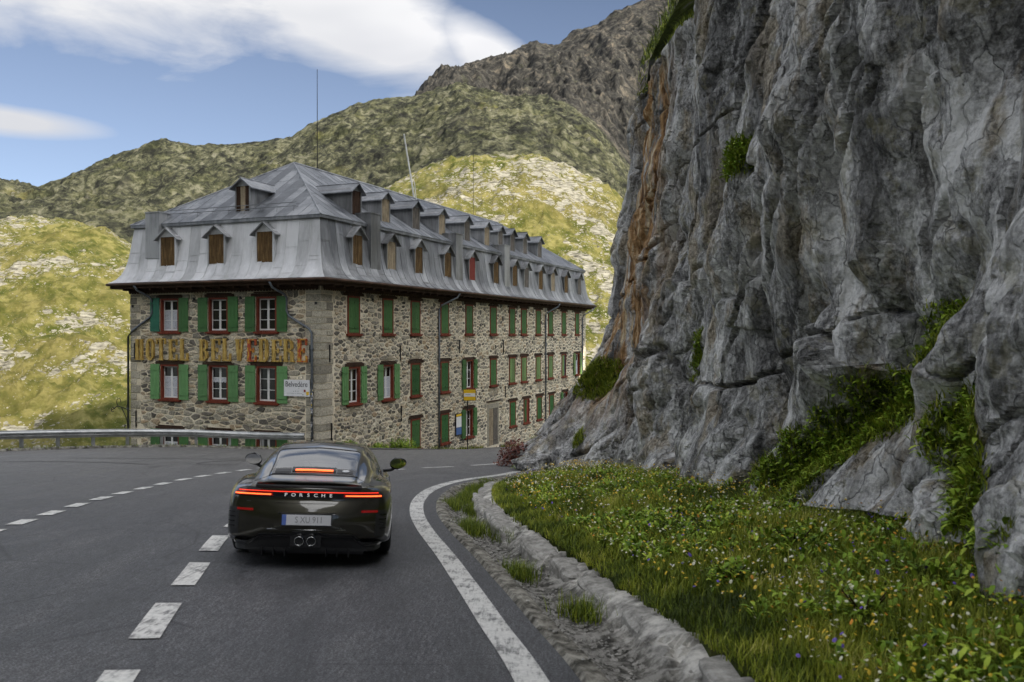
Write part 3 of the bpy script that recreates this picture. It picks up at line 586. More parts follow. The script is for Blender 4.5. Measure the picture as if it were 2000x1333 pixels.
# materials
def wood(name, stops, vs=(14, 14, .9), rough=.85, bump=.5):
    m = Mat(name, rough, spec=.2); v = m.noise(m.pos(vs, obj=True), 1.6, 7, .7, .6); w = m.noise(m.pos((2, 2, 2)), 1.0, 4)
    m.col(m.mix(1.0, m.ramp(v, stops), m.ramp(w, [(.3, .7), (.7, 1.2)]), 'MULTIPLY')); m.bump(v, bump, .02); return m.m
W_dark = wood('dark_weathered_timber', [(.3, (.018, .010, .006)), (.6, (.055, .030, .018)), (.8, (.11, .075, .05))])
W_red = wood('oxide_red_paint', [(.25, (.07, .018, .010)), (.5, (.17, .035, .018)), (.8, (.24, .07, .04))], rough=.7, bump=.25)
W_board = wood('weathered_boards', [(.28, (.028, .018, .010)), (.5, (.11, .065, .026)), (.72, (.25, .165, .07))])
W_board2 = wood('bleached_boards', [(.28, (.13, .10, .07)), (.5, (.30, .24, .16)), (.72, (.42, .36, .25))])
W_grey = wood('grey_old_boards', [(.28, (.05, .045, .04)), (.5, (.13, .115, .10)), (.72, (.22, .195, .16))])
def shut(name, c1, c2):
    m = Mat(name, .6, spec=.35); v = m.noise(m.pos(obj=True), 5, 6, .65); r = m.oinfo()
    b = m.mix(m.rng(v, .3, .7), c1, c2); chip = m.rng(m.noise(m.pos((8, 8, 2.5), obj=True), 2.5, 7, .75), .66, .69)
    b = m.mix(1.0, b, m.ramp(r, [(0, .82), (1, 1.15)]), 'MULTIPLY'); m.col(m.mix(chip, b, (.2, .21, .17))); m.bump(v, .25, .01); return m.m
G_light = shut('light_green_paint', (.095, .225, .08), (.135, .29, .11)); G_mid = shut('green_paint', (.04, .12, .032), (.058, .16, .045)); G_teal = shut('blue_green_paint', (.02, .12, .075), (.03, .16, .1)); G_dark = shut('dark_green_paint', (.016, .085, .02), (.028, .12, .03))
G_pale = shut('faded_green_paint', (.11, .19, .06), (.15, .24, .09)); R_sh = shut('red_paint', (.16, .02, .015), (.22, .03, .02)); SLATE = shut('dark_blue_grey_paint', (.03, .045, .06), (.05, .07, .08))
WHT = flat('white_window_paint', (.72, .72, .70), .5, var=.05)
glass = Mat('window_glass', .06, spec=.35); glass.col(glass.ramp(glass.noise(glass.pos(), .9, 3), [(.4, (.006, .007, .008)), (.7, (.03, .028, .022))])); GLS = glass.m
LACE = Mat('lace_curtain', .9); lp_ = LACE.pos(obj=True); LACE.col(LACE.ramp(LACE.math('ADD', LACE.math('MULTIPLY', LACE.voro(lp_, 17), .8), LACE.math('MULTIPLY', LACE.noise(LACE.pos((14, 1, 1), obj=True), 1.2, 2), .4)), [(.3, (.22, .23, .26)), (.6, (.50, .52, .56))])); LACE = LACE.m
IRON = flat('black_iron', (.015, .014, .013), .6, .3)
ZPIPE = flat('zinc_pipe', (.16, .18, .20), .5, .5, var=.2)
MO = Mat('mortar', .95, spec=.15); mp_ = MO.pos()
mn = MO.noise(mp_, 1.1, 5, .6); mf = MO.noise(mp_, 14, 6, .7); chipm = MO.rng(MO.voro(MO.pos((1, 1, 1.7)), 9.5), .16, .22, 1, 0)
mc = MO.ramp(MO.math('ADD', MO.math('MULTIPLY', mn, .6), MO.math('MULTIPLY', mf, .4)), [(.32, (.52, .44, .31)), (.5, (.72, .64, .485)), (.66, (.82, .755, .61))])
mc = MO.mix(MO.math('MULTIPLY', chipm, MO.rng(MO.noise(mp_, 3, 2), .42, .5)), mc, (.15, .13, .10)); MO.col(mc); MO.bump(mf, .6, .02)
ST = Mat('rubble_stone', .85, spec=.25); tn = ST.attr('tone'); stp = ST.pos()
sf = ST.noise(stp, 13, 8, .7); sb = ST.ramp(tn, [(0, (.09, .083, .07)), (.18, (.21, .19, .155)), (.42, (.35, .32, .25)), (.66, (.48, .44, .34)), (.84, (.36, .27, .17)), (1, (.58, .53, .42))])
ST.col(ST.mix(1.0, sb, ST.ramp(sf, [(.38, .5), (.5, 1.0), (.62, 1.5)]), 'MULTIPLY')); ST.bump(sf, .8, .02); ST = ST.m
QM = Mat('granite_quoin', .85, spec=.25); qp = QM.pos(); qf = QM.noise(qp, 18, 7, .75)
QM.col(QM.mix(1.0, QM.ramp(QM.oinfo(), [(0, (.22, .20, .16)), (.5, (.38, .35, .275)), (1, (.54, .49, .39))]), QM.ramp(qf, [(.38, .5), (.5, 1), (.62, 1.4)]), 'MULTIPLY')); QM.bump(qf, .8, .02); QM = QM.m
PLA = flat('plaster_patch', (.36, .31, .22), .9, var=.2, scale=3)
def metal(name, cols, rough=.42, met=.55, vs=(.8, .8, .25)):
    m = Mat(name, rough, met, .5); p = m.pos(vs); a = m.noise(p, 1.6, 6, .62); b = m.noise(m.pos((7, 7, .6)), 1.2, 5, .6); r = m.oinfo()
    c = m.ramp(m.math('ADD', m.math('ADD', m.math('MULTIPLY', a, .62), m.math('MULTIPLY', b, .20)), m.math('MULTIPLY', r, .18)), [(.38, cols[0]), (.5, cols[1]), (.62, cols[2])])
    m.col(c); m.rough(m.rng(a, .3, .7, rough - .1, rough + .14)); m.bump(m.noise(m.pos(), 2.3, 4), .25, .05); return m.m
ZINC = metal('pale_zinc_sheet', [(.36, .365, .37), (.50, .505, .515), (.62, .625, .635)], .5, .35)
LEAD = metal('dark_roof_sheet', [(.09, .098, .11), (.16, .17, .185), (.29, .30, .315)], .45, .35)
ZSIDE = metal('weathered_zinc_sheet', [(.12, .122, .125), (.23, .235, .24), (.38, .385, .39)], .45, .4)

# windows: (position, bottom, top, kind, width)
cols_s = [2.57, 5.62, 8.41, 11.75, 14.92, 18.42, 21.5, 23.58, 26.31, 28.84, 31.8, 35.02]
cols_f = [2.86, 5.57, 8.45]
WIN = []   # face, centre, z0, z1, width, kind, colour
for k, s in enumerate(cols_s):
    WIN.append(('s', s, 1.72, 3.46, 1.02, 'closed', G_mid))
    kind2 = {0: 'open', 1: 'open', 4: 'open', 11: 'open', 10: 'half'}.get(k, 'closed')
    WIN.append(('s', s, -1.5, .2, 1.02, kind2, G_light if k in (0, 1) else (G_dark if k in (2, 3) else (G_mid if k in (4, 5) else G_pale))))
for s, kd, c in [(8.41, 'closed', G_mid), (11.75, 'closed', G_dark), (14.85, 'open', G_mid), (21.59, 'closed', G_dark), (24.05, 'redhalf', G_dark), (26.51, 'closed', G_dark), (29.06, 'closed', G_dark), (32.03, 'open', G_mid), (35.41, 'closed', G_mid)]:
    WIN.append(('s', s, -4.35 if s > 9 else -4.28, -2.7, 1.02, kd, c))
for k, t in enumerate(cols_f):
    WIN.append(('f', t, 1.82, 3.38, 1.12, 'open', G_mid if k < 2 else G_teal)); WIN.append(('f', t, -1.35, .28, 1.12, 'open', G_light)); WIN.append(('f', t, -4.5, -2.78, 1.12, 'open', G_mid))
DOOR = (18.42, -5.25, -2.65, 1.75)
# --- walls with real openings
def wall(name, fr, length, openings, z0=-9.5, z1=4.0, depth=.26, mat=None):
    xs = sorted({0, length, *[round(v, 4) for o in openings for v in (o[0], o[1])]}); zs = sorted({z0, z1, *[round(v, 4) for o in openings for v in (o[2], o[3])]})
    mb = MB()
    for i in range(len(xs) - 1):
        for j in range(len(zs) - 1):
            a, b, c, d = xs[i], xs[i + 1], zs[j], zs[j + 1]; mx, mz = (a + b) / 2, (c + d) / 2
            if any(o[0] < mx < o[1] and o[2] < mz < o[3] for o in openings): continue
            mb.add([fr(a, 0, c), fr(b, 0, c), fr(b, 0, d), fr(a, 0, d)], [(0, 1, 2, 3)])
    for (a, b, c, d) in openings:
        V = [fr(a, 0, c), fr(b, 0, c), fr(b, 0, d), fr(a, 0, d), fr(a, -depth, c), fr(b, -depth, c), fr(b, -depth, d), fr(a, -depth, d)]
        mb.add(V, [(0, 4, 5, 1), (1, 5, 6, 2), (2, 6, 7, 3), (3, 7, 4, 0)])
    return mb.build(name, mat or MO.m, hotel)
op_s = [(w[1] - w[4] / 2, w[1] + w[4] / 2, w[2], w[3]) for w in WIN if w[0] == 's'] + [(DOOR[0] - DOOR[3] / 2, DOOR[0] + DOOR[3] / 2, DOOR[1], DOOR[2])]
op_f = [(w[1] - w[4] / 2, w[1] + w[4] / 2, w[2], w[3]) for w in WIN if w[0] == 'f']
wall('side_wall', fs, LS, op_s); wall('front_wall', ff, WF, op_f)
def back_s(s, o, z): return fs(LS, -o - 0, z)
mb = MB(); p = [fs(0, 0, 0), fs(LS, 0, 0), fs(LS, -WF, 0), fs(0, -WF, 0)]
mb.add([(p[1][0], p[1][1], -9.5), (p[2][0], p[2][1], -9.5), (p[2][0], p[2][1], 4), (p[1][0], p[1][1], 4)], [(0, 1, 2, 3)])
mb.add([(p[2][0], p[2][1], -9.5), (p[3][0], p[3][1], -9.5), (p[3][0], p[3][1], 4), (p[2][0], p[2][1], 4)], [(0, 1, 2, 3)])
mb.build('rear_wall', MO.m, hotel)
# dark sheet standing in for the unlit rooms behind the openings
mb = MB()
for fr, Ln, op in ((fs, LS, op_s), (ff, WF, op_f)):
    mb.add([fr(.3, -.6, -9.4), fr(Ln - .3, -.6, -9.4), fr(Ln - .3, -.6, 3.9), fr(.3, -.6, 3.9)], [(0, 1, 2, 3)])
mb.build('dark_backing', flat('dark_interior', (.02, .018, .016), .9), hotel)

# --- rubble masonry: relaxed cells, each one a stone standing proud of the pointing
def clip(poly, nx, nz, c):   # keep nx*x+nz*z <= c
    out = []; n = len(poly)
    for i in range(n):
        a, b = poly[i], poly[(i + 1) % n]; da, db = nx * a[0] + nz * a[1] - c, nx * b[0] + nz * b[1] - c
        if da <= 0: out.append(a)
        if (da < 0) != (db < 0) and abs(da - db) > 1e-12:
            t = da / (da - db); out.append((a[0] + (b[0] - a[0]) * t, a[1] + (b[1] - a[1]) * t))
    return out
def cells(x0, x1, z0, z1, cw, ch, seed):
    rg = random.Random(seed); G = {}; S = []; nx = int((x1 - x0) / cw); nz = int((z1 - z0) / ch)
    for j in range(nz):
        for i in range(nx):
            if rg.random() < .24: continue
            x = x0 + (i + .5 + (.25 if j % 2 else -.25) + rg.uniform(-.42, .42)) * cw; z = z0 + (j + .5 + rg.uniform(-.38, .38)) * ch
            G.setdefault((i, j), []).append(len(S)); S.append((x, z, i, j))
    sx = 1 / cw; szz = 1 / ch; res = []
    for k, (x, z, i, j) in enumerate(S):
        P = [(-1.1, -1.1), (1.1, -1.1), (1.1, 1.1), (-1.1, 1.1)]
        for a in (-3, -2, -1, 0, 1, 2, 3):
            for b in (-2, -1, 0, 1, 2):
                for q in G.get((i + a, j + b), ()):
                    if q == k: continue
                    ux, uz = (S[q][0] - x) * sx, (S[q][1] - z) * szz
                    P = clip(P, ux, uz, (ux * ux + uz * uz) / 2)
                    if len(P) < 3: break
        if len(P) >= 3: res.append([(x + u / sx, z + v / szz) for u, v in P])
    return res
def stones(fr, Ln, zlo, zhi, cw, ch, seed, openings, mortar, face):
    out = []; rg = random.Random(seed + 5)
    for P in cells(0.02, Ln - .02, zlo, zhi, cw, ch, seed):
        cx, cz = sum(p[0] for p in P) / len(P), sum(p[1] for p in P) / len(P)
        bad = False
        for (a, b, c, d) in openings:
            if a < cx < b and c < cz < d: bad = True; break
            if max(p[0] for p in P) > a and min(p[0] for p in P) < b and max(p[1] for p in P) > c and min(p[1] for p in P) < d:
                g = [(cx - b, (-1, 0, -b)), (a - cx, (1, 0, a)), (cz - d, (0, -1, -d)), (c - cz, (0, 1, c))]
                P = clip(P, *max(g)[1])
                if len(P) < 3: bad = True; break
        if bad: continue
        P = clip(clip(P, -1, 0, -.02), 1, 0, Ln - .02)
        if len(P) < 3: continue
        cx, cz = sum(p[0] for p in P) / len(P), sum(p[1] for p in P) / len(P)
        w = max(p[0] for p in P) - min(p[0] for p in P); h = max(p[1] for p in P) - min(p[1] for p in P)
        if w < .08 or h < .06: continue
        m = mortar * rg.uniform(.55, 1.5); kx, kz_ = max(.35, 1 - 2 * m / w), max(.35, 1 - 2 * m / h)
        Q = []
        n = len(P)
        for i in range(n):      # round the corners
            a, b = P[i], P[(i + 1) % n]
            L_ = math.hypot(a[0] - b[0], a[1] - b[1])
            if L_ < .02: Q.append(((a[0] + b[0]) / 2, (a[1] + b[1]) / 2)); continue
            Q.append((a[0] * .86 + b[0] * .14, a[1] * .86 + b[1] * .14)); Q.append((a[0] * .14 + b[0] * .86, a[1] * .14 + b[1] * .86))
        Q = [(cx + (q[0] - cx) * kx + rg.uniform(-.008, .008), cz + (q[1] - cz) * kz_ + rg.uniform(-.008, .008)) for q in Q]
        n = len(Q); hh = rg.uniform(.018, .045); tx_, tz_ = rg.uniform(-.03, .03), rg.uniform(-.04, .04); V = []
        for sc_, o in ((1.04, -.02), (1.0, hh * .55), (.8, hh)):
            for q in Q: V.append((cx + (q[0] - cx) * sc_, o + (tx_ * (q[0] - cx) + tz_ * (q[1] - cz) if o > 0 else 0), cz + (q[1] - cz) * sc_))
        V.append((cx, hh * 1.05, cz)); Fq = []
        for r in (0, 1):
            for i in range(n): Fq.append((r * n + i, r * n + (i + 1) % n, (r + 1) * n + (i + 1) % n, (r + 1) * n + i))
        for i in range(n): Fq.append((2 * n + i, 2 * n + (i + 1) % n, 3 * n))
        W = [fr(*v) for v in V]; area = w * h * kx * kz_
        dist = W[-1][1]; fac = 1.0 if face == 'f' else .55
        out.append((area * fac / dist ** 2 * 1e4, W, Fq, rg.random() ** 1.15, fr(cx, 0, cz)))
    return out
qz = 1.18
opx = lambda ops, mx=.05: [(a - mx, b + mx, c - .10, d + .22) for a, b, c, d in ops]
ST_all = stones(ff, WF, -4.7, 3.62, .37, .175, 3, opx(op_f) + [(0, .78, -9, 9), (WF - .62, WF, -9, 9)], .033, 'f')
ST_all += stones(fs, 16, -5.2, 3.62, .28, .175, 4, opx(op_s) + [(0, .95, -9, 9)], .042, 's')
ST_all += [q for q in stones(fs, LS, -7.4, 3.62, .31, .20, 5, opx(op_s) + [(0, 16.0, -9, 9), (LS - .35, LS, -9, 9)], .050, 's')]
ST_all.sort(key=lambda q: -q[0])
for q in ST_all[:300]:
    c = Vector(q[4]); me = mdata('stone', [tuple(Vector(v) - c) for v in q[1]], q[2], ST, False)
    a = me.attributes.new('tone', 'FLOAT', 'POINT'); a.data.foreach_set('value', [q[3]] * len(q[1])); o = link(bpy.data.objects.new('stone', me), hotel); o.location = c
mb = MB(); tones = []
for q in ST_all[300:]: mb.add(q[1], q[2]); tones += [q[3]] * len(q[1])
ms = mb.build('rubble_masonry', ST, hotel); ms['kind'] = 'stuff'
a = ms.data.attributes.new('tone', 'FLOAT', 'POINT'); a.data.foreach_set('value', tones)
# quoins on the near corner, second row of dressed blocks, far corners
def block(fr, a0, a1, z0, z1, o=.03, name='quoin', back=-.04):
    rg = random; j = lambda: rg.uniform(-.012, .012); mb = MB(); e = .03
    V = [fr(a0 + j(), back, z0 + j()), fr(a1 + j(), back, z0 + j()), fr(a1 + j(), back, z1 + j()), fr(a0 + j(), back, z1 + j())]
    V += [fr(a0 + j() * .5, o * .5, z0 + j() * .5), fr(a1 + j() * .5, o * .5, z0 + j() * .5), fr(a1 + j() * .5, o * .5, z1 + j() * .5), fr(a0 + j() * .5, o * .5, z1 + j() * .5)]
    V += [fr(a0 + e, o + j(), z0 + e), fr(a1 - e, o + j(), z0 + e), fr(a1 - e, o + j(), z1 - e), fr(a0 + e, o + j(), z1 - e)]
    mb.add(V, [(0, 1, 5, 4), (1, 2, 6, 5), (2, 3, 7, 6), (3, 0, 4, 7), (4, 5, 9, 8), (5, 6, 10, 9), (6, 7, 11, 10), (7, 4, 8, 11), (8, 9, 10, 11)])
    return mb.build(name, QM, hotel)
z = -5.0; k = 0
while z < 3.5:
    h = random.uniform(.26, .42); z1 = min(z + h, 3.62); lf, ls_ = (.74, .40) if k % 2 else (.42, .82)
    # the corner block wraps both faces
    rr = .03
    V = []
    for zz in (z + .018, z1 - .018):
        for (ps, o1, o2) in ((None, 0, 0),):
            V += [ff(lf, -.04, zz), ff(lf, rr, zz), (CO.x + (.9226 - .3858) * rr, CO.y - (.3858 + .9226) * rr, zz), fs(ls_, rr, zz), fs(ls_, -.04, zz)]
    mobj('quoin', V, [(0, 1, 6, 5), (1, 2, 7, 6), (2, 3, 8, 7), (3, 4, 9, 8), (0, 4, 3, 2, 1)[::1], (5, 6, 7, 8, 9)], QM, hotel)
    if lf < .6: block(ff, lf + .03, .76, z + .018, z1 - .018, random.uniform(.01, .035))
    if ls_ < .6: block(fs, ls_ + .03, .93, z + .018, z1 - .018, random.uniform(.01, .035))
    block(ff, WF - (.6 if k % 2 else .38), WF + .03, z + .018, z1 - .018)
    if k % 2 == 0: pass
    block(fs, LS - (.34 if k % 2 else .25), LS + .02, z + .018, z1 - .018)
    z = z1; k += 1

# --- window pieces (local: x along, y into the wall, z up), meshes shared between alike windows
cache = {}
def cdata(key, fn):
    if key not in cache: cache[key] = fn()
    return cache[key]
def mbdata(mb, name, mats): return mdata(name, mb.V, mb.F, mats, False, mb.M)
def m_frame(w, h):
    mb = MB(); a = .085
    mb.box(-w / 2 + .002, -w / 2 + a, -.045, .16, 0, h); mb.box(w / 2 - a, w / 2 - .002, -.045, .16, 0, h); mb.box(-w / 2 + a, w / 2 - a, -.045, .16, h - a, h - .002); mb.box(-w / 2 + a, w / 2 - a, -.03, .16, .002, a * .6)
    return mbdata(mb, 'window', W_red)
def m_lint(w, seed):
    rg = random.Random(seed); mb = MB(); e = rg.uniform(.2, .34); f = rg.uniform(.2, .34); hh = rg.uniform(.11, .17); mb.box(-w / 2 - e, w / 2 + f, -.06, .05, .002, hh)
    mb.box(-w / 2 - e * .5, w / 2 + f * .6, -.045, .03, hh + .001, hh + .05)
    V = [(x, y + rg.uniform(-.01, .01), z + rg.uniform(-.015, .015) * (z > .05)) for x, y, z in mb.V]; mb.V = V
    return mbdata(mb, 'lintel', W_dark)
def m_sill(w): mb = MB(); mb.box(-w / 2 - .11, w / 2 + .11, -.13, .02, -.09, -.004); mb.box(-w / 2 - .06, w / 2 + .06, -.09, .01, -.13, -.092); return mbdata(mb, 'sill', [W_red])
def m_shut(w, h, mat, flip=1):
    mb = MB(); n = 3; pw = w / n
    for i in range(n): mb.box(i * pw + .005, (i + 1) * pw - .005, -.018, .012, 0, h)
    mb.box(.005, w - .005, -.008, .008, .002, h - .002)
    for zb in (.2, h - .28): mb.box(.02, w - .02, -.045, -.0185, zb, zb + .075)
    mb.box(w * .35, w * .65, -.04, -.0185, h * .46, h * .475)
    mb.box(.0, .12, -.05, -.0455, .23, .25, 0); mb.box(.0, .12, -.05, -.0455, h - .25, h - .23, 0)
    return mbdata(mb, 'shutter', mat)
def m_sash(w, h):   # both casements with three lights each
    mb = MB(); a = .05; x0, x1 = -w / 2 + .086, w / 2 - .086; z0, z1 = .055, h - .087
    for (p, q) in ((x0, -.004), (.004, x1)):
        mb.box(p, p + a, .10, .145, z0, z1); mb.box(q - a, q, .10, .145, z0, z1); mb.box(p + a, q - a, .10, .145, z0, z0 + a * 1.4); mb.box(p + a, q - a, .10, .145, z1 - a, z1)
        for k in (1, 2): zz = lerp(z0, z1, k / 3); mb.box(p + a, q - a, .105, .14, zz - .014, zz + .014)
    return mbdata(mb, 'sash', WHT)
def m_pane(w, h):
    mb = MB(); x0, x1 = -w / 2 + .13, w / 2 - .13; z0, z1 = .12, h - .13; zs_ = [lerp(z0, z1, k / 3) for k in range(4)]
    for (p, q) in ((x0, -.05), (.05, x1)):
        for k in range(3): mb.box(p, q, .118, .124, zs_[k] + .012, zs_[k + 1] - .012)
    return mbdata(mb, 'pane', GLS)
def m_lace(w, h, full):
    mb = MB(); x0, x1 = -w / 2 + .13, w / 2 - .13; n = 22; z0, z1 = (.1, h * .66) if full == 1 else (h * .52, h * .66)
    b = len(mb.V)
    for i in range(n + 1):
        x = lerp(x0, x1, i / n); y = .112 + .004 * math.sin(i * 1.9)
        mb.V += [(x, y, z0 + .015 * math.sin(i * 1.3)), (x, y, z1)]
    for i in range(n): mb.F.append((b + 2 * i, b + 2 * i + 2, b + 2 * i + 3, b + 2 * i + 1)); mb.M.append(0)
    return mbdata(mb, 'curtain', LACE)
def sub(me, parent, loc=(0, 0, 0), rz=0., name=None):
    o = bpy.data.objects.new(name or me.name.split('.')[0], me); COL.objects.link(o); o.parent = parent; o.location = loc; o.rotation_euler = (0, 0, rz); return o
for i, (f, c, z0, z1, w, kind, col) in enumerate(WIN):
    h = z1 - z0; fr = fs if f == 's' else ff; ang = A_S if f == 's' else A_F
    wo = bpy.data.objects.new('window', cdata(('fr', w, round(h, 3)), lambda: m_frame(w, h))); COL.objects.link(wo); wo.parent = hotel; wo.location = fr(c, 0, z0); wo.rotation_euler = (0, 0, ang)
    sub(cdata(('li', w, i % 7), lambda: m_lint(w, i % 7)), wo, (0, 0, h)); sub(cdata(('si', w), lambda: m_sill(w)), wo)
    sw = w / 2
    mh = h - .1
    if kind in ('closed',):
        me = cdata(('sc', w, round(mh, 3), col.name), lambda: m_shut(w / 2 - .09, mh, col))
        sub(me, wo, (-w / 2 + .088, -.015, .05)); sub(me, wo, (.002, -.015, .05))
    elif kind == 'open':
        me = cdata(('so', w, round(mh, 3), col.name), lambda: m_shut(w / 2 + .0, h + .02, col))
        sub(me, wo, (-w - .03, -.075, -.01 + random.uniform(-.01, .02)), random.uniform(-.03, .0))
        me2 = cdata(('so', w, round(mh, 3), G_mid.name if (f == 'f' and col is G_teal) else col.name), lambda: m_shut(w / 2, h + .02, G_mid if (f == 'f' and col is G_teal) else col))
        sub(me2, wo, (w / 2 + .03, -.075, -.01 + random.uniform(-.01, .02)), random.uniform(0, .03))
        sub(cdata(('sa', w, round(h, 3)), lambda: m_sash(w, h)), wo); sub(cdata(('pa', w, round(h, 3)), lambda: m_pane(w, h)), wo)
        fl = {('f', 2): 1, ('f', 1): 2}.get((f, cols_f.index(c) if f == 'f' else -1)) if z0 > -3 else 1
        if f == 's': fl = 1 if c > 30 or abs(c - 5.62) < .1 else None
        if fl == 2 and z0 > 0: fl = None
        if fl: sub(cdata(('la', w, round(h, 3), fl), lambda: m_lace(w, h, fl)), wo)
    else:
        me = cdata(('sc', w, round(mh, 3), col.name), lambda: m_shut(w / 2 - .09, mh, col)); sub(me, wo, (-w / 2 + .088, -.015, .05))
        c2 = R_sh if kind == 'redhalf' else SLATE
        me = cdata(('sc', w, round(mh, 3), c2.name), lambda: m_shut(w / 2 - .09, mh, c2)); o = sub(me, wo, (.002, .03, .05)); o['label'] = 'red boarded half' if kind == 'redhalf' else 'dark slate shutter leaf'
    # plaster patch over some lintels of the long side
# service door of old boards in a granite surround
do = MB(); wd = DOOR[3]; hd = DOOR[2] - DOOR[1]
do.box(-wd / 2, -wd / 2 + .2, -.03, .2, 0, hd); do.box(wd / 2 - .2, wd / 2, -.03, .2, 0, hd); do.box(-wd / 2 + .2, wd / 2 - .2, -.03, .2, hd - .28, hd)
door = link(bpy.data.objects.new('door', mbdata(do, 'door', QM)), hotel); door.location = fs(DOOR[0], 0, DOOR[1]); door.rotation_euler = (0, 0, A_S)
def leaf(x0, x1, mat, nm='door_leaf'):
    mb = MB(); n = 4
    for i in range(n): a, b = lerp(x0, x1, i / n), lerp(x0, x1, (i + 1) / n); mb.box(a + .006, b - .006, -.01, .04, .01, hd - .3)
    for zb in (.35, hd - .75): mb.box(x0 + .03, x1 - .03, -.04, -.011, zb, zb + .05)
    return sub(mbdata(mb, nm, mat), door)
leaf(-wd / 2 + .2, -.01, W_board2); leaf(.01, wd / 2 - .2, W_grey)
mb = MB(); mb.box(-wd / 2 - .15, wd / 2 + .15, -.07, .03, hd + .12, hd + .22); sub(mbdata(mb, 'lintel', W_dark), door)
# plaster band under the eaves and plaster patches
for fr, Ln, nm in ((fs, LS, 'side_plaster_band'), (ff, WF, 'front_plaster_band')):
    mb = MB(); mb.box(.04, Ln - .04, -.02, .018, 3.62, 3.99, fr=lambda x, y, z: fr(x, y, z)); mb.build('plaster_band', PLA, hotel)
for (a, b, c, d) in ((5.05, 6.2, .42, .66), (2.05, 3.2, -1.98, -1.7), (8.0, 8.9, .42, .6), (17.6, 19.3, -2.2, -1.6), (26.0, 27.1, -2.25, -1.55), (31.3, 32.5, -2.2, -1.6)):
    n = 16; V = [fs((a + b) / 2, .034, (c + d) / 2)]; V += [fs((a + b) / 2 + (b - a) / 2 * math.cos(q * 2 * math.pi / n) * random.uniform(.8, 1.15), .02, (c + d) / 2 + (d - c) / 2 * math.sin(q * 2 * math.pi / n) * random.uniform(.8, 1.2)) for q in range(n)]
    mobj('plaster_patch', V, [(0, 1 + q, 1 + (q + 1) % n) for q in range(n)], PLA, hotel)

# --- eaves
def ring(o, z): return [fs(-o, o, z), fs(LS + o, o, z), fs(LS + o, -WF - o, z), fs(-o, -WF - o, z)]
def corner(o, z):  # four corners of the plan pushed out by o
    return [Vector((CO.x, CO.y, 0)) + Vector(fs(a, b, z)) - Vector((CO.x, CO.y, 0)) for a, b in ((-o, o), (LS + o, o), (LS + o, -WF - o), (-o, -WF - o))]
def ringloft(name, prof, mat, smooth=False):
    V = []; Fq = []
    for (o, z) in prof: V += corner(o, z)
    for i in range(len(prof) - 1):
        for j in range(4): Fq.append((i * 4 + j, i * 4 + (j + 1) % 4, (i + 1) * 4 + (j + 1) % 4, (i + 1) * 4 + j))
    return mobj(name, V, Fq, mat, hotel, smooth)
ringloft('soffit', [(.02, 3.80), (.58, 3.88), (.60, 3.90)], W_dark)
ringloft('fascia', [(.60, 3.86), (.645, 3.86), (.645, 4.07), (.60, 4.07), (.60, 3.9)], W_dark)
RUST = flat('rusty_gutter', (.10, .055, .035), .6, .3, var=.35, scale=2)
ringloft('eaves_gutter', [(.65, 4.02), (.70, 3.985), (.76, 4.0), (.785, 4.05), (.78, 4.10), (.755, 4.11), (.75, 4.06), (.70, 4.03), (.655, 4.06)], RUST, True)
for fr, Ln in ((fs, LS), (ff, WF)):
    mb = MB(); n = int(Ln / .165)
    for i in range(n):
        a = lerp(.02, Ln - .02, i / n); b = lerp(.02, Ln - .02, (i + 1) / n); m = (a + b) / 2
        V = [fr(x, o, z) for o in (.13, .155) for (x, z) in ((a, 3.88), (a, 3.70), (lerp(a, m, .5), 3.635), (m, 3.61), (lerp(m, b, .5), 3.635), (b, 3.70), (b, 3.88))]
        mb.add(V, [tuple(range(7)), tuple(range(7, 14))[::-1]] + [(q, q + 1, q + 8, q + 7) for q in range(6)])
    mb.build('scalloped_valance', W_dark, hotel)
    n = int(Ln / .8)
    for i in range(n + 1):
        mb = MB(); x = lerp(.1, Ln - .2, i / n); mb.box(x, x + .1, .16, .6, 3.76, 3.86, fr=fr); mb.build('rafter_end', W_dark, hotel)

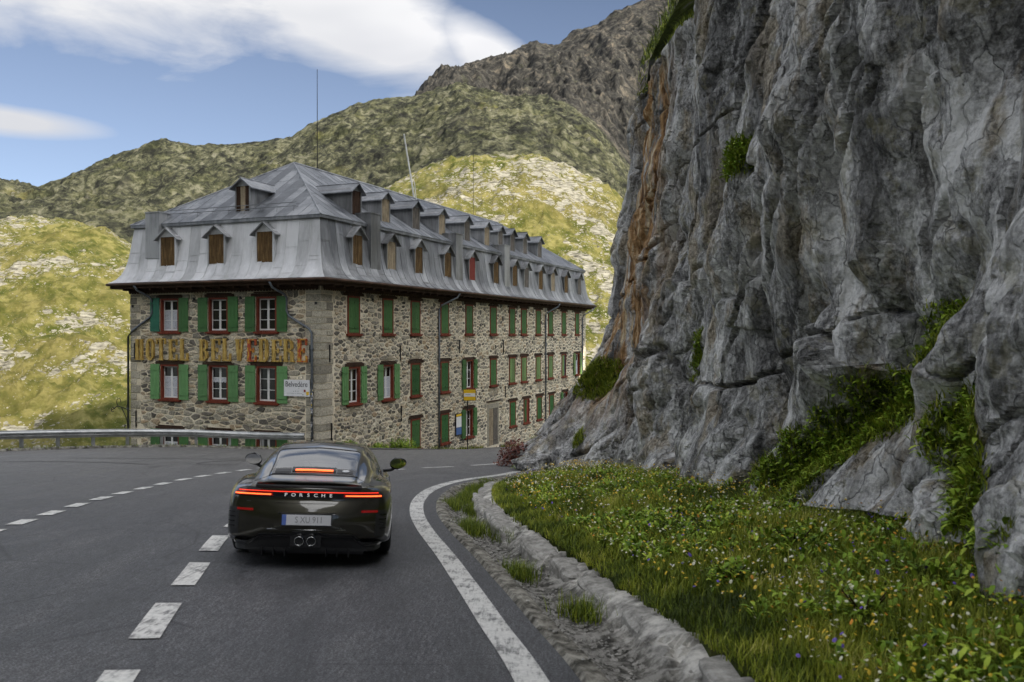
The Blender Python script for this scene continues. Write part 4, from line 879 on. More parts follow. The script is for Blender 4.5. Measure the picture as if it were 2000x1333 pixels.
# --- roof
MP = [(.735, 4.13), (.62, 4.185), (.46, 4.31), (.30, 4.54), (.17, 4.86), (.08, 5.25), (.01, 5.75), (-.06, 6.3), (-.13, 6.84)]
def face(k):   # (frame, length) for the four sides, viewed from outside
    if k == 0: return fs, LS
    if k == 1: return ff, WF
    if k == 2: return (lambda s, o, z: (lambda p: p)(tuple(Vector(fs(s, -WF - o, z))))), LS
    return (lambda t, o, z: tuple(Vector(ff(t, 0, z)) + Vector((.3858, .9226, 0)) * (LS + o))), WF
def roof_face(k, pitch, prof, mat, inset=False):
    fr, Ln = face(k); n = max(4, int(round(Ln / pitch))); cuts = [0] + [(i + (random.uniform(-.12, .12) if 0 < i < n else 0)) * Ln / n for i in range(1, n)] + [Ln]
    sb = MB(); lap = MB()
    for i in range(n):
        V = []; dz = random.uniform(0, .006)
        for (o, z) in prof:
            lo, hi = -o, Ln + o
            a = lo if i == 0 else min(max(cuts[i], lo), hi); b = hi if i == n - 1 else min(max(cuts[i + 1], lo), hi)
            V += [fr(a, o + dz, z + dz), fr(b, o + dz, z + dz)]
        Fq = [(2 * j, 2 * j + 1, 2 * j + 3, 2 * j + 2) for j in range(len(prof) - 1)]
        mobj('roof_sheet', V, Fq, mat, hotel, True)
        if i:
            P = [(cuts[i], o, z) for (o, z) in prof if -o < cuts[i] < Ln + o]
            sb = MB()
            for (p, q) in zip(P[:-1], P[1:]):
                b = len(sb.V)
                for (a, o, z) in (p, q):
                    sb.V += [fr(a - .014, o, z), fr(a - .012, o + .013, z + .009), fr(a + .012, o + .013, z + .009), fr(a + .014, o, z)]
                for j in range(3): sb.F.append((b + j, b + j + 1, b + 5 + j, b + 4 + j)); sb.M.append(0)
            sb.build('standing_seam', mat, hotel)
        # cross joint
        for _ in range(1 if inset else 2):
            j = random.randrange(2, len(prof) - 2); t = random.random(); o = lerp(prof[j][0], prof[j + 1][0], t); z = lerp(prof[j][1], prof[j + 1][1], t)
            a, b2 = max(cuts[i], -o), min(cuts[i + 1], Ln + o)
            if b2 - a > .2: lap = MB(); lap.box(a + .02, b2 - .02, o, o + .014, z, z + .012, fr=fr); lap.build('cross_joint', mat, hotel)
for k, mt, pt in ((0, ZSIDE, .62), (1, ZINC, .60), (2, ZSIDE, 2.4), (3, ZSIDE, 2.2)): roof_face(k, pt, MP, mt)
ringloft('drip_edge', [(-.13, 6.80), (-.02, 6.78), (.0, 6.79), (.0, 6.93)], LEAD)
RZ = 10.52
UP = [(-d, 6.93 + (RZ - 6.93) * d / (WF / 2)) for d in np.linspace(0, WF / 2, 12)]; UP[0] = (.02, 6.925)
for k, mt, pt in ((0, LEAD, .66), (1, LEAD, .62), (2, LEAD, 2.4), (3, LEAD, 2.2)): roof_face(k, pt, UP, mt, True)
mb = MB(); apF, apB = fs(WF / 2, -WF / 2, RZ), fs(LS - WF / 2, -WF / 2, RZ)
mb.tube([apF, apB], .07, 6); cs = corner(.02, 6.93)
for c_, ap_ in ((cs[0], apF), (cs[3], apF), (cs[1], apB), (cs[2], apB)): mb.tube([c_, ap_], .045, 6)
mb.build('ridge_cap', LEAD, hotel)
def slope_z(d): return 6.93 + (RZ - 6.93) * d / (WF / 2)

def dormer(k, a, lower, board, w=.86):
    """dormer: local x along the face (viewer's right), y into the roof, z up"""
    fr, Ln = face(k); z0, zt, o = (4.80, 6.28, .185) if lower else (7.36, 8.56, -.66)
    if not lower: w = .74
    depth = .5 if lower else 2.75; pk = .40 if lower else .34; ov = .20
    mb = MB(); h = zt - z0
    # cheeks and front frame
    mb.box(-w / 2 - .07, -w / 2, 0, depth, 0, h + .02); mb.box(w / 2, w / 2 + .07, 0, depth, 0, h + .02); mb.box(-w / 2, w / 2, 0, .06, h - .02, h + .05); mb.box(-w / 2, w / 2, 0, .06, -.06, 0)
    mb.add([(-w / 2 - .07, 0, h + .02), (w / 2 + .07, 0, h + .02), (0, 0, h + pk - .03), (-w / 2 - .07, depth, h + .02), (w / 2 + .07, depth, h + .02), (0, depth, h + pk - .03)], [(0, 1, 2), (0, 2, 5, 3), (1, 4, 5, 2)])
    d = link(bpy.data.objects.new('dormer', mbdata(mb, 'dormer', ZINC if (k == 1 and lower) else ZSIDE)), hotel)
    d.location = fr(a, o, z0); d.rotation_euler = (0, 0, {0: A_S, 1: A_F, 2: A_S + math.pi, 3: A_F + math.pi}[k])
    def mk():
        rb = MB(); e = w / 2 + .07 + ov; zz = h + .02 - (pk) * ov / (w / 2 + .07)
        for sgn in (-1, 1):
            V = [(0, -ov * .8, h + pk), (sgn * e, -ov * .8, zz), (sgn * e, depth + .25, zz), (0, depth + .25 + (.5 if not lower else 0), h + pk)]
            V2 = [(x, y, z - .05) for x, y, z in V]; rb.add(V + V2, [(0, 1, 2, 3), (4, 7, 6, 5), (0, 4, 5, 1), (1, 5, 6, 2), (2, 6, 7, 3)])
        rb.tube([(0, -ov * .8, h + pk + .01), (0, depth + .25, h + pk + .01)], .025, 5)
        return mbdata(rb, 'dormer_roof', LEAD if not lower else ZSIDE)
    sub(cdata(('dr', lower, w, depth), mk), d)
    def mk2():
        rb = MB(); n = 4; x0, x1 = -w / 2 + .002, w / 2 - .002; top = h - .02
        if board == 'gap':
            rb.box(x0, x0 + w * .30, .02, .05, 0, top); rb.box(x1 - w * .3, x1, .02, .05, 0, top); rb.box(x0 + w * .3, x1 - w * .3, .04, .07, 0, top, 1); return mbdata(rb, 'boarding', [W_dark, W_board2])
        for i in range(n): p, q = lerp(x0, x1, i / n), lerp(x0, x1, (i + 1) / n); rb.box(p + .004, q - .004, .02 + random.uniform(0, .008), .05, .0, top)
        return mbdata(rb, 'boarding', board)
    sub(cdata(('db', lower, w, str(board), random.randrange(4)), mk2), d)
    return d
for i, t in enumerate(cols_f): dormer(1, t - .02, True, W_board)
dormer(1, 4.75, False, 'gap')
for i, s in enumerate(cols_s):
    b_ = {1: W_board2, 4: R_sh, 9: W_board2}.get(i, W_board if i not in (7, 11) else W_grey); dormer(0, s + .1, True, b_, .80)
for i, s in enumerate([3.88, 6.57, 9.71, 12.76, 16.07, 18.98, 20.81 + .35, 23.21, 25.51, 28.4]):
    dormer(0, s, False, W_board2 if i in (1, 3, 5) else W_grey if i != 0 else W_dark)
for t in (2.4, 6.0, 9.5): dormer(2, t, True, W_board)
# metal clad chimney shafts
def shaft(fr, a0, a1, z0, z1, o0=-.9, o1=.20, top=True):
    mb = MB(); mb.box(a0, a1, o0, o1, z0, z1, fr=fr); mb.box(a0 - .03, a1 + .03, o0 - .03, o1 + .03, z1 + .001, z1 + .05, fr=fr); mb.build('chimney_shaft', ZSIDE, hotel)
for s in (4.25, 13.3, 20.3): shaft(fs, s - .48, s + .38, 4.75, 7.42)
o = shaft(ff, 9.0, 9.85, 5.3, 7.45, -.6, .12)
# snow guard on the front slope
mb = MB()
for dd in (.42, .50):
    mb.tube([ff(t, -dd, slope_z(dd) + (.22 if dd < .45 else .34)) for t in np.linspace(1.6, 9.1, 6)], .018, 5)
for t in np.linspace(1.7, 9.0, 9): mb.tube([ff(t, -.38, slope_z(.38)), ff(t, -.42, slope_z(.42) + .24), ff(t, -.52, slope_z(.5) + .38)], .014, 4); mb.tube([ff(t, -.42, slope_z(.42) + .2), ff(t, -.75, slope_z(.75))], .012, 4)
mb.build('snow_guard', flat('galvanised_bar', (.2, .21, .22), .5, .6), hotel)
# masts on the ridge
def mastpt(d, z, dx_=0): p = fs(d, -WF / 2, z); return (p[0] + dx_, p[1], z)
mb = MB(); mb.tube([mastpt(7.5, 10.4), mastpt(7.5, 12.8), mastpt(7.5, 15.9)], .03, 6, taper=.45); m1 = mb.build('aerial_mast', IRON); m1['label'] = 'tall thin black mast rising from the front end of the roof ridge'; m1['category'] = 'mast'
mb = MB(); mb.tube([mastpt(18.2, 10.3), mastpt(17.7, 14.6, -.45)], .06, 8, taper=.7); mb.tube([mastpt(18.2, 10.4, .1), mastpt(18.15, 11.6)], .03, 5); m2 = mb.build('flagpole', WHT); m2['label'] = 'white flagpole leaning left on the middle of the roof ridge'; m2['category'] = 'flagpole'
mb = MB(); mb.tube([mastpt(27.1, 10.4), mastpt(27.1, 13), mastpt(27.1, 15.5)], .018, 5); m3 = mb.build('lightning_rod', IRON); m3['label'] = 'very thin rod on the far part of the roof ridge, right of the flagpole'; m3['category'] = 'rod'
# downpipes
mb = MB()
def pipe(pts, fr, r=.055):
    mb = MB(); P = [fr(*p) for p in pts]; Q = spline([P[0]] + P[1:], 1)
    mb.tube(P, r, 8)
    for z in np.arange(pts[-1][2] + .6, pts[-2][2] - .2, 1.9): p = fr(pts[-1][0], pts[-1][1], z); mb.tube([(p[0], p[1], z), (p[0], p[1], z + .05)], r * 1.35, 8)
    mb.build('downpipe', ZPIPE, hotel, True)
pipe([(9.95, .72, 4.0), (9.9, .6, 3.78), (9.5, .2, 3.45), (9.47, .09, 3.3), (9.47, .09, 2.75), (9.6, .09, 2.5), (10.7, .09, 1.9), (10.98, .09, 1.6), (11.0, .09, -4.4)], ff)
pipe([(2.15, .72, 4.0), (2.1, .6, 3.75), (1.75, .2, 3.45), (1.72, .09, 3.3), (1.72, .09, 2.75), (1.6, .09, 2.5), (.55, .09, 1.95), (.40, .09, 1.75), (.39, .09, -3.35)], ff)
for s in (10.95, 27.65, 36.2): pipe([(s + 1.3, .72, 4.0), (s + 1.2, .6, 3.75), (s + .2, .15, 3.3), (s, .09, 3.1), (s, .09, float(hroad(*fs(s, 0, 0)[:2])) + .1)], fs)
# stickers on the lower front pipe
mb = MB(); cols_ = [flat('sticker_white', (.6, .6, .6)), flat('sticker_blue', (.05, .12, .3)), flat('sticker_yellow', (.6, .45, .03)), flat('sticker_dark', (.05, .05, .05))]
for i in range(60):
    z = random.uniform(-3.2, -.7); a = random.uniform(-1.2, 1.2); rr = .0585; q = random.choice([.03, .045]); V = []
    for (da, dz_) in ((-1, 0), (1, 0), (1, 1), (-1, 1)): th = a + da * q * 8; V.append(ff(.39 + rr * math.sin(th), .09 + rr * math.cos(th), z + dz_ * q * 1.6))
    mb.add(V, [(0, 1, 2, 3)], random.choice([0, 0, 0, 1, 2, 3]))
mb.build('pipe_sticker', cols_, hotel)['kind'] = 'stuff'
# iron wall anchors
for fr, a, z in ((ff, 10.62, .9), (ff, 10.55, -2.35), (ff, .52, .85), (fs, .62, .85), (fs, .75, -2.6), (fs, 6.8, .75), (fs, 6.9, -2.3), (fs, 13.6, 1.0), (fs, 20.0, .9), (fs, 20.3, -2.0)):
    mb = MB(); mb.box(a - .025, a + .025, .02, .07, z - .38, z + .38, fr=fr); mb.build('wall_anchor', IRON, hotel)
HOLE = flat('hole_shade', (.004, .004, .004))  # black blocks painted to stand for the shade inside the holes
for fr, a, z in ((ff, 10.75, 3.05), (ff, 7.0, 3.35), (ff, 4.3, 3.36), (ff, .22, 3.05), (fs, 7.2, 3.3), (fs, 4.2, 3.36)):
    mb = MB(); mb.box(a - .06, a + .06, .0, .047, z - .06, z + .06, fr=fr); mb.build('putlog_hole', HOLE, hotel)
# wrought iron bracket on the left corner
mb = MB()
def scroll(c, r0, r1, a0, a1, n=18): return [ff(c[0] + lerp(r0, r1, i / n) * math.cos(lerp(a0, a1, i / n)), .03, c[1] + lerp(r0, r1, i / n) * math.sin(lerp(a0, a1, i / n))) for i in range(n + 1)]
mb.tube([ff(10.9, .03, -2.0), ff(11.35, .03, -1.85), ff(11.75, .03, -1.78), ff(12.1, .03, -1.98)], .022, 6); mb.tube(scroll((12.05, -2.0), .16, .05, 2.8, -2.6), .018, 5)
mb.tube([ff(11.5, .03, -1.82), ff(11.2, .03, -2.3), ff(11.05, .03, -2.75)], .022, 6); mb.tube(scroll((11.2, -2.75), .15, .05, 3.2, 8.2), .018, 5); mb.tube(scroll((11.62, -1.55), .22, .06, -1.2, 3.6), .018, 5); mb.tube(scroll((11.05, -1.75), .14, .05, -1.5, 2.6), .016, 5)
mb.build('scroll_bracket', IRON, hotel)

# --- the name of the hotel in big timber letters
NAME = empty('hotel_name_sign', ff(5.6, .1, 1.0)); tag(NAME, 'big weathered wooden slab letters spelling the hotel name across the front', 'sign')
L_old = wood('ochre_letter_timber', [(.36, (.15, .08, .018)), (.5, (.46, .30, .07)), (.62, (.66, .50, .19))], vs=(10, 10, 1.2)); L_new = Mat('peeling_red_yellow_paint', .7)
lv = L_new.noise(L_new.pos((6, 6, 2)), 2.2, 5, .7); L_new.col(L_new.ramp(lv, [(.42, (.34, .035, .015)), (.48, (.45, .12, .02)), (.54, (.62, .40, .03)), (.62, (.40, .30, .12))], 'CONSTANT')); L_new = L_new.m
def stroke(rects, H_, x, name, mat, curves=()):
    pass
    mb = MB()
    for (a, b, c, d) in rects:
        mb.box(a, b, -.10, -.02, c * H_, d * H_); 
    for pts, wd_ in curves:
        for (p, q) in zip(pts[:-1], pts[1:]):
            dx_, dz_ = q[0] - p[0], (q[1] - p[1]) * H_; L_ = math.hypot(dx_, dz_); nx2, nz2 = -dz_ / L_ * wd_ / 2, dx_ / L_ * wd_ / 2
            V = [(p[0] + s_ * nx2, y, p[1] * H_ + s_ * nz2) for y in (-.10, -.02) for s_ in (-1, 1)] + [(q[0] + s_ * nx2, y, q[1] * H_ + s_ * nz2) for y in (-.10, -.02) for s_ in (-1, 1)]
            mb.add(V, [(0, 1, 5, 4), (2, 6, 7, 3), (0, 4, 6, 2), (1, 3, 7, 5), (0, 2, 3, 1), (4, 5, 7, 6)])
    o = sub(mbdata(mb, name, mat), NAME, (x, 0, 0)); return o
Sx = .165; t_ = .045
def serif(x0, x1, z): return (x0, x1, z, z + t_) if z < .5 else (x0, x1, z - t_, z)
def letter(ch, w):
    s = Sx; e = w
    if ch == 'H': return [(.05, .05 + s, t_, 1 - t_), (e - .05 - s, e - .05, t_, 1 - t_), (.05 + s, e - .05 - s, .46, .54), serif(0, s + .1, 0), serif(0, s + .1, 1), serif(e - s - .1, e, 0), serif(e - s - .1, e, 1)], []
    if ch == 'T': return [(e / 2 - s / 2, e / 2 + s / 2, t_, 1 - .06), (0, e, .94, 1), (0, .075, .74, .94), (e - .075, e, .74, .94), serif(e / 2 - s, e / 2 + s, 0)], []
    if ch == 'E': return [(.05, .05 + s, t_, .94), (0, e, .94, 1), (0, e, 0, .06), (e - .075, e, .72, .94), (e - .075, e, .06, .28), (.05 + s, e - .17, .47, .53), (e - .2, e - .13, .4, .6)], []
    if ch == 'L': return [(.05, .05 + s, .06, .955), serif(0, s + .1, 1), (0, e, 0, .06), (e - .085, e, .06, .34)], []
    if ch == 'V': return [serif(0, s + .12, 1), serif(e - s * .8 - .06, e, 1)], [([(.06 + s / 2, .96), (e / 2 - .02, .02)], s), ([(e - .1, .96), (e / 2 + .02, .02)], .09)]
    if ch == 'O': a = e / 2; return [(.0, s, .2, .8), (e - s, e, .2, .8)], [([(s / 2 + .0, .2), (s / 2 + .03, .1), (a, .04), (e - s / 2 - .03, .1), (e - s / 2, .2)], .13), ([(s / 2, .8), (s / 2 + .03, .9), (a, .96), (e - s / 2 - .03, .9), (e - s / 2, .8)], .13)]
    if ch == 'D': return [(.05, .05 + s, t_, 1 - t_), (0, e * .62, 0, .06), (0, e * .62, .94, 1), (e - s, e, .18, .82)], [([(e * .55, .03), (e - s / 2 - .02, .09), (e - s / 2, .19)], .12), ([(e * .55, .97), (e - s / 2 - .02, .91), (e - s / 2, .81)], .12)]
    if ch == 'B': return [(.05, .05 + s, t_, 1 - t_), (0, e * .6, 0, .06), (0, e * .6, .94, 1), (.05 + s, e * .6, .47, .54), (e - s, e - .01, .12, .42), (e - s, e - .03, .6, .88)], [([(e * .5, .03), (e - s / 2, .13)], .09), ([(e * .5, .5), (e - s / 2, .4)], .09), ([(e * .5, .5), (e - s / 2, .61)], .09), ([(e * .5, .97), (e - s / 2, .87)], .09)]
    return [(.05, .05 + s, t_, 1 - t_), (0, e * .6, .94, 1), serif(0, s + .1, 0), (.05 + s, e * .6, .47, .54), (e - s, e - .03, .6, .88), (e - s, e - .02, .06, .42), (e - s - .02, e + .05, 0, .06)], [([(e * .5, .5), (e - s / 2, .4)], .09), ([(e * .5, .5), (e - s / 2, .61)], .09), ([(e * .5, .97), (e - s / 2, .87)], .09)]
NAME.rotation_euler = (0, 0, A_F); NAME.location = ff(10.62, 0.02, .475)
x = 0.0
LW = {'H': .54, 'O': .49, 'T': .58, 'E': .53, 'L': .50, 'B': .52, 'V': .54, 'D': .53, 'R': .56}
txt = 'HOTEL BELVEDERE'; px_ = [266, 288, 307.5, 331, 353, 0, 391, 414, 436, 460.5, 484, 507, 532, 555, 582]
def t_at(x): k = (x - 1000) / 1712; return (CO.x - k * CO.y) / (.9226 + k * .3858)
xs_l = [0, .95, 1.75, 2.5, 3.3, None, 4.15, 4.88, 5.62, 6.38, 6.98, 7.75, 8.42, 9.12, 9.86]
for i, ch in enumerate(txt):
    if ch == ' ': continue
    X_ = 10.62 - t_at(px_[i]); rects, cv = letter(ch, LW[ch])
    stroke(rects, .99 + .02 * (i % 3), X_, 'letter', L_new if i in (10, 14) else L_old, cv)
# --- flat signs
def textobj(s, size, mat, parent, loc, rot=(math.pi / 2, 0, 0), name='lettering', ext=.002, align='CENTER', xs=1.0):
    cu = bpy.data.curves.new(name, 'FONT'); cu.body = s; cu.size = size; cu.extrude = ext; cu.align_x = align; cu.align_y = 'CENTER'; cu.resolution_u = 3
    tmp = bpy.data.objects.new(name + '_tmp', cu); COL.objects.link(tmp); bpy.context.view_layer.update()
    me = bpy.data.meshes.new_from_object(tmp.evaluated_get(bpy.context.evaluated_depsgraph_get())); me.name = name
    bpy.data.objects.remove(tmp); bpy.data.curves.remove(cu); me.materials.clear(); me.materials.append(mat)
    o = bpy.data.objects.new(name, me); COL.objects.link(o); o.parent = parent; o.location = loc; o.rotation_euler = rot; o.scale = (xs, 1, 1); return o
INK = flat('sign_ink', (.02, .02, .025), .5); SWH = flat('sign_white', (.74, .74, .75), .45, var=.04); YEL = flat('sign_yellow', (.78, .50, .015), .45, var=.05)
bs = MB(); bs.box(-.68, .68, -.03, 0, -.36, .36); bo = link(bpy.data.objects.new('name_board', mbdata(bs, 'name_board', SWH))); bo.location = ff(1.18, .075, -.66); bo.rotation_euler = (0, 0, A_F)
tag(bo, 'white board with the house name in black beside the front corner downpipe', 'sign')
textobj('Belvedère', .34, INK, bo, (-.02, -.032, .16), xs=.86)
mb = MB()
for i, (x0, z0, w_) in enumerate([(-.17, -.16, .03), (-.07, -.15, .03), (.05, -.15, .03), (-.55, -.235, .5), (.0, -.235, .3), (.3, -.30, .05), (.52, -.31, .05), (.1, -.02, .03)]): mb.box(x0, x0 + w_, -.0335, -.031, z0, z0 + (.03 if w_ < .1 else .008))
sub(mbdata(mb, 'small_print', INK), bo); mb = MB(); mb.box(.37, .47, -.0335, -.031, -.17, -.06); sub(mbdata(mb, 'red_mark', flat('sign_red', (.25, .02, .02))), bo); mb = MB(); mb.box(.50, .64, -.0345, -.031, -.29, -.15); sub(mbdata(mb, 'yellow_sticker', YEL), bo)
# yellow bus stop sign on a post before the wall
bp = fs(14.0, .35, 0); gz = float(hroad(bp[0], bp[1])) + .1
stp_ = empty('bus_stop_sign', (bp[0], bp[1], gz)); tag(stp_, 'yellow and white bus stop plate on a dark post by the long wall', 'sign')
mb = MB(); mb.tube([(0, 0, 0), (0, 0, -1.45 - gz)], .03, 8); sub(mbdata(mb, 'post', IRON), stp_)
mb = MB(); mb.box(-.34, .34, -.05, -.02, 0, .62); mb.box(-.36, .36, -.02, -.012, -.02, .64, 1); pl_ = sub(mbdata(mb, 'plate', [YEL, IRON]), stp_, (.12, 0, -2.12 - gz))
mb = MB(); mb.box(-.33, .33, -.054, -.0505, .22, .42); sub(mbdata(mb, 'white_band', SWH), pl_); mb = MB(); mb.box(-.25, .05, -.056, -.0545, .31, .335); sub(mbdata(mb, 'small_print', INK), pl_)
# timetable case on the wall
tc = empty('timetable_case', fs(13.35, .05, -4.05), A_S); tag(tc, 'narrow notice case with yellow header and blue poster beside the green shutter', 'notice board')
mb = MB(); mb.box(-.37, .37, -.06, .0, -.05, 1.2); sub(mbdata(mb, 'case', IRON), tc); mb = MB(); mb.box(-.33, .33, -.066, -.061, .42, 1.03); sub(mbdata(mb, 'timetable', SWH), tc)
mb = MB(); mb.box(-.33, .33, -.066, -.061, 0, .4); sub(mbdata(mb, 'blue_poster', flat('poster_blue', (.05, .13, .35), .5)), tc); mb = MB(); mb.box(-.33, .33, -.067, -.061, 1.05, 1.17); sub(mbdata(mb, 'header', YEL), tc)

# --- pavement along the long side
pvs = np.linspace(-1.2, 46, 120); pvo = np.array([.0, 1.0, 1.95, 2.1, 2.14, 2.16])
PS, PO = np.meshgrid(pvs, pvo, indexing='ij')
PXp, PYp = CO.x + .3858 * PS + .9226 * PO, CO.y + .9226 * PS - .3858 * PO
PZp = hroad(PXp, PYp) + np.array([.11, .11, .11, .11, .09, -.08])[None]
pv = npmesh('pavement', np.stack([PXp, PYp, PZp], -1).reshape(-1, 3), gridF(*PS.shape), AM.m, smooth=False); tag(pv, 'narrow raised pavement with a kerb along the long wall', kind='structure')

# ================================================================== GUARDRAIL
GALV = Mat('galvanised_steel', .38, .75); gv = GALV.noise(GALV.pos(), 3, 6, .65); GALV.col(GALV.ramp(gv, [(.3, (.28, .29, .29)), (.6, (.48, .49, .49)), (.8, (.58, .58, .57))])); GALV.rough(GALV.rng(gv, .3, .7, .3, .5)); GALV.bump(GALV.noise(GALV.pos(), 1.5, 3), .2, .03); GALV = GALV.m
gr = empty('guardrail', (OUT[0][0], OUT[0][1], 0)); tag(gr, 'galvanised steel guardrail curving along the outer edge of the forecourt', 'guardrail')
prof = [(0, .0), (.018, .012), (.022, .04), (.075, .085), (.082, .115), (.03, .148), (.026, .162), (.082, .195), (.075, .225), (.022, .27), (.018, .298), (0, .31)]
go = np.array(gr.location)
oc = np.concatenate([[0], np.cumsum(np.linalg.norm(np.diff(OUT, axis=0), axis=1))]); seg_len = 4.0; tot = oc[-1] - .25; ns = int(tot / seg_len); seg_len = tot / ns
def opt(a): return np.array([np.interp(a, oc, OUT[:, 0]), np.interp(a, oc, OUT[:, 1])]), np.array([np.interp(a, oc, ON[:, 0]), np.interp(a, oc, ON[:, 1])])
for k in range(ns):
    V = []; q = np.linspace(k * seg_len, (k + 1) * seg_len + .12, 9)
    for a in q:
        a = min(a, tot); p, n_ = opt(a); z = float(hroad(*p)) + .42
        for (pr, pz_) in prof: V.append((p[0] - n_[0] * (pr + .006 * (k % 2)) - go[0], p[1] - n_[1] * (pr + .006 * (k % 2)) - go[1], z + pz_))
    o = mobj('beam', V, [tuple(int(v) for v in f) for f in gridF(9, len(prof))], GALV, gr, False); s_ = o.modifiers.new('thickness', 'SOLIDIFY'); s_.thickness = .005
pm = MB(); pm.box(-.05, .05, -.05, -.042, -.15, .66); pm.box(-.05, .05, .042, .05, -.15, .66); pm.box(-.004, .004, -.042, .042, -.15, .66); pdm = mbdata(pm, 'post', GALV)
bm_ = MB(); bm_.tube([(0, 0, 0), (0, -.012, 0)], .014, 6); bdm = mbdata(bm_, 'bolt', IRON)
a = tot - .4
while a > 0:
    p, n_ = opt(a); z = float(hroad(*p)); o = link(bpy.data.objects.new('post', pdm), gr); o.location = (p[0] + n_[0] * .06 - go[0], p[1] + n_[1] * .06 - go[1], z); o.rotation_euler = (0, 0, math.atan2(n_[1], n_[0]) - math.pi / 2)
    b = link(bpy.data.objects.new('bolt', bdm), gr); b.location = (p[0] - n_[0] * .034 - go[0], p[1] - n_[1] * .034 - go[1], z + .575); b.rotation_euler = (0, 0, math.atan2(n_[1], n_[0]) - math.pi / 2 + 0)
    a -= 1.33
# ================================================================== THE CAR
PAINT = Mat('dark_olive_car_paint', .28, .55, .5); pz_ = PAINT.noise(PAINT.pos((1, 1, 1), obj=True), 900, 2)
PAINT.col(PAINT.ramp(pz_, [(.3, (.016, .0145, .009)), (.7, (.032, .029, .018))])); PAINT.b.inputs['Coat Weight'].default_value = 1; PAINT.b.inputs['Coat Roughness'].default_value = .04; PAINT = PAINT.m
BLK = flat('black_plastic', (.012, .012, .013), .5, var=.05); GBLK = flat('gloss_black_trim', (.006, .006, .007), .12, spec=.6, var=.02); RUB = flat('tyre_rubber', (.014, .014, .014), .85, var=.1, scale=30)
CHR = flat('brushed_metal', (.55, .55, .54), .22, 1.0, var=.05); RIM = flat('dark_rim_metal', (.05, .05, .05), .3, .8)
def emit(name, c, e, st):
    m = bpy.data.materials.new(name); m.use_nodes = True; b = m.node_tree.nodes['Principled BSDF']; b.inputs['Base Color'].default_value = (*c, 1); b.inputs['Emission Color'].default_value = (*e, 1); b.inputs['Emission Strength'].default_value = st; b.inputs['Roughness'].default_value = .15; return m
LR = emit('red_light_lens', (.4, .01, .005), (1, .05, .025), .28); LO = emit('lit_tail_lamp', (.6, .05, .01), (1, .13, .03), .75); REFL = emit('red_reflector', (.16, .006, .006), (1, .02, .02), .02)  # REFL gives the unlit reflectors a faint glow of their own
CG = bpy.data.materials.new('car_glass'); CG.use_nodes = True; nt = CG.node_tree; nt.nodes.clear(); o_ = nt.nodes.new('ShaderNodeOutputMaterial'); mxs = nt.nodes.new('ShaderNodeMixShader'); tr = nt.nodes.new('ShaderNodeBsdfTransparent'); gl = nt.nodes.new('ShaderNodeBsdfGlossy')
tr.inputs[0].default_value = (.88, .93, .95, 1); gl.inputs['Roughness'].default_value = .03; gl.inputs[0].default_value = (.95, .97, 1, 1); fr_ = nt.nodes.new('ShaderNodeFresnel'); fr_.inputs[0].default_value = 2.9
nt.links.new(fr_.outputs[0], mxs.inputs[0]); nt.links.new(tr.outputs[0], mxs.inputs[1]); nt.links.new(gl.outputs[0], mxs.inputs[2]); nt.links.new(mxs.outputs[0], o_.inputs[0])

yk = np.array([.02, .07, .16, .32, .55, .70, .90, 1.08, 1.30, 1.50, 1.80, 2.20, 2.55, 2.85, 3.12, 3.36, 3.54, 3.85, 4.10, 4.33, 4.48, 4.56])
def K(*p): a = np.array(p, float).reshape(-1, 2); return lambda y: np.interp(y, a[:, 0], a[:, 1])
Wm = K(.02, .775, .07, .835, .16, .868, .32, .900, .55, .920, .9, .930, 1.08, .932, 1.4, .922, 1.8, .895, 2.3, .88, 2.9, .885, 3.4, .915, 3.6, .917, 4.0, .895, 4.3, .82, 4.48, .70, 4.56, .56)
Zc = K(.02, .835, .16, .850, .32, .862, .55, .88, .9, .895, 1.08, .895, 1.4, .88, 1.8, .855, 2.3, .84, 2.9, .835, 3.4, .825, 3.6, .81, 4.0, .73, 4.3, .62, 4.48, .50, 4.56, .42)
Zt = K(.02, .885, .07, .893, .16, .903, .32, .925, .55, .972, .70, 1.012, .9, 1.072, 1.08, 1.125, 1.3, 1.180, 1.5, 1.220, 1.8, 1.262, 2.2, 1.280, 2.5, 1.268, 2.8, 1.20, 3.1, 1.06, 3.36, .925, 3.54, .885, 4.0, .775, 4.3, .65, 4.48, .52, 4.56, .43)
Gb = K(.02, .62, .3, .66, .6, .69, 1.08, .735, 1.6, .765, 2.3, .78, 3.0, .765, 3.36, .72, 3.6, .68, 4.1, .6, 4.56, .4)
Zb = K(.02, .868, .3, .885, .6, .905, 1.08, .912, 1.6, .895, 2.3, .878, 3.0, .865, 3.36, .855, 3.6, .835, 4.1, .73, 4.56, .425)
Gt = K(.02, .50, .55, .50, .70, .505, .9, .515, 1.3, .535, 1.5, .545, 1.8, .555, 2.2, .56, 2.7, .565, 3.0, .60, 3.36, .62, 3.6, .56, 4.1, .45, 4.56, .25)
Dr = K(.02, .010, .5, .018, .7, .028, .9, .038, 1.08, .048, 1.3, .058, 1.5, .066, 1.8, .074, 2.2, .078, 2.6, .066, 2.9, .048, 3.1, .035, 3.36, .018, 4.56, .012)
zlow = K(.02, .30, .16, .27, .4, .20, 1, .16, 4.2, .16, 4.56, .22)
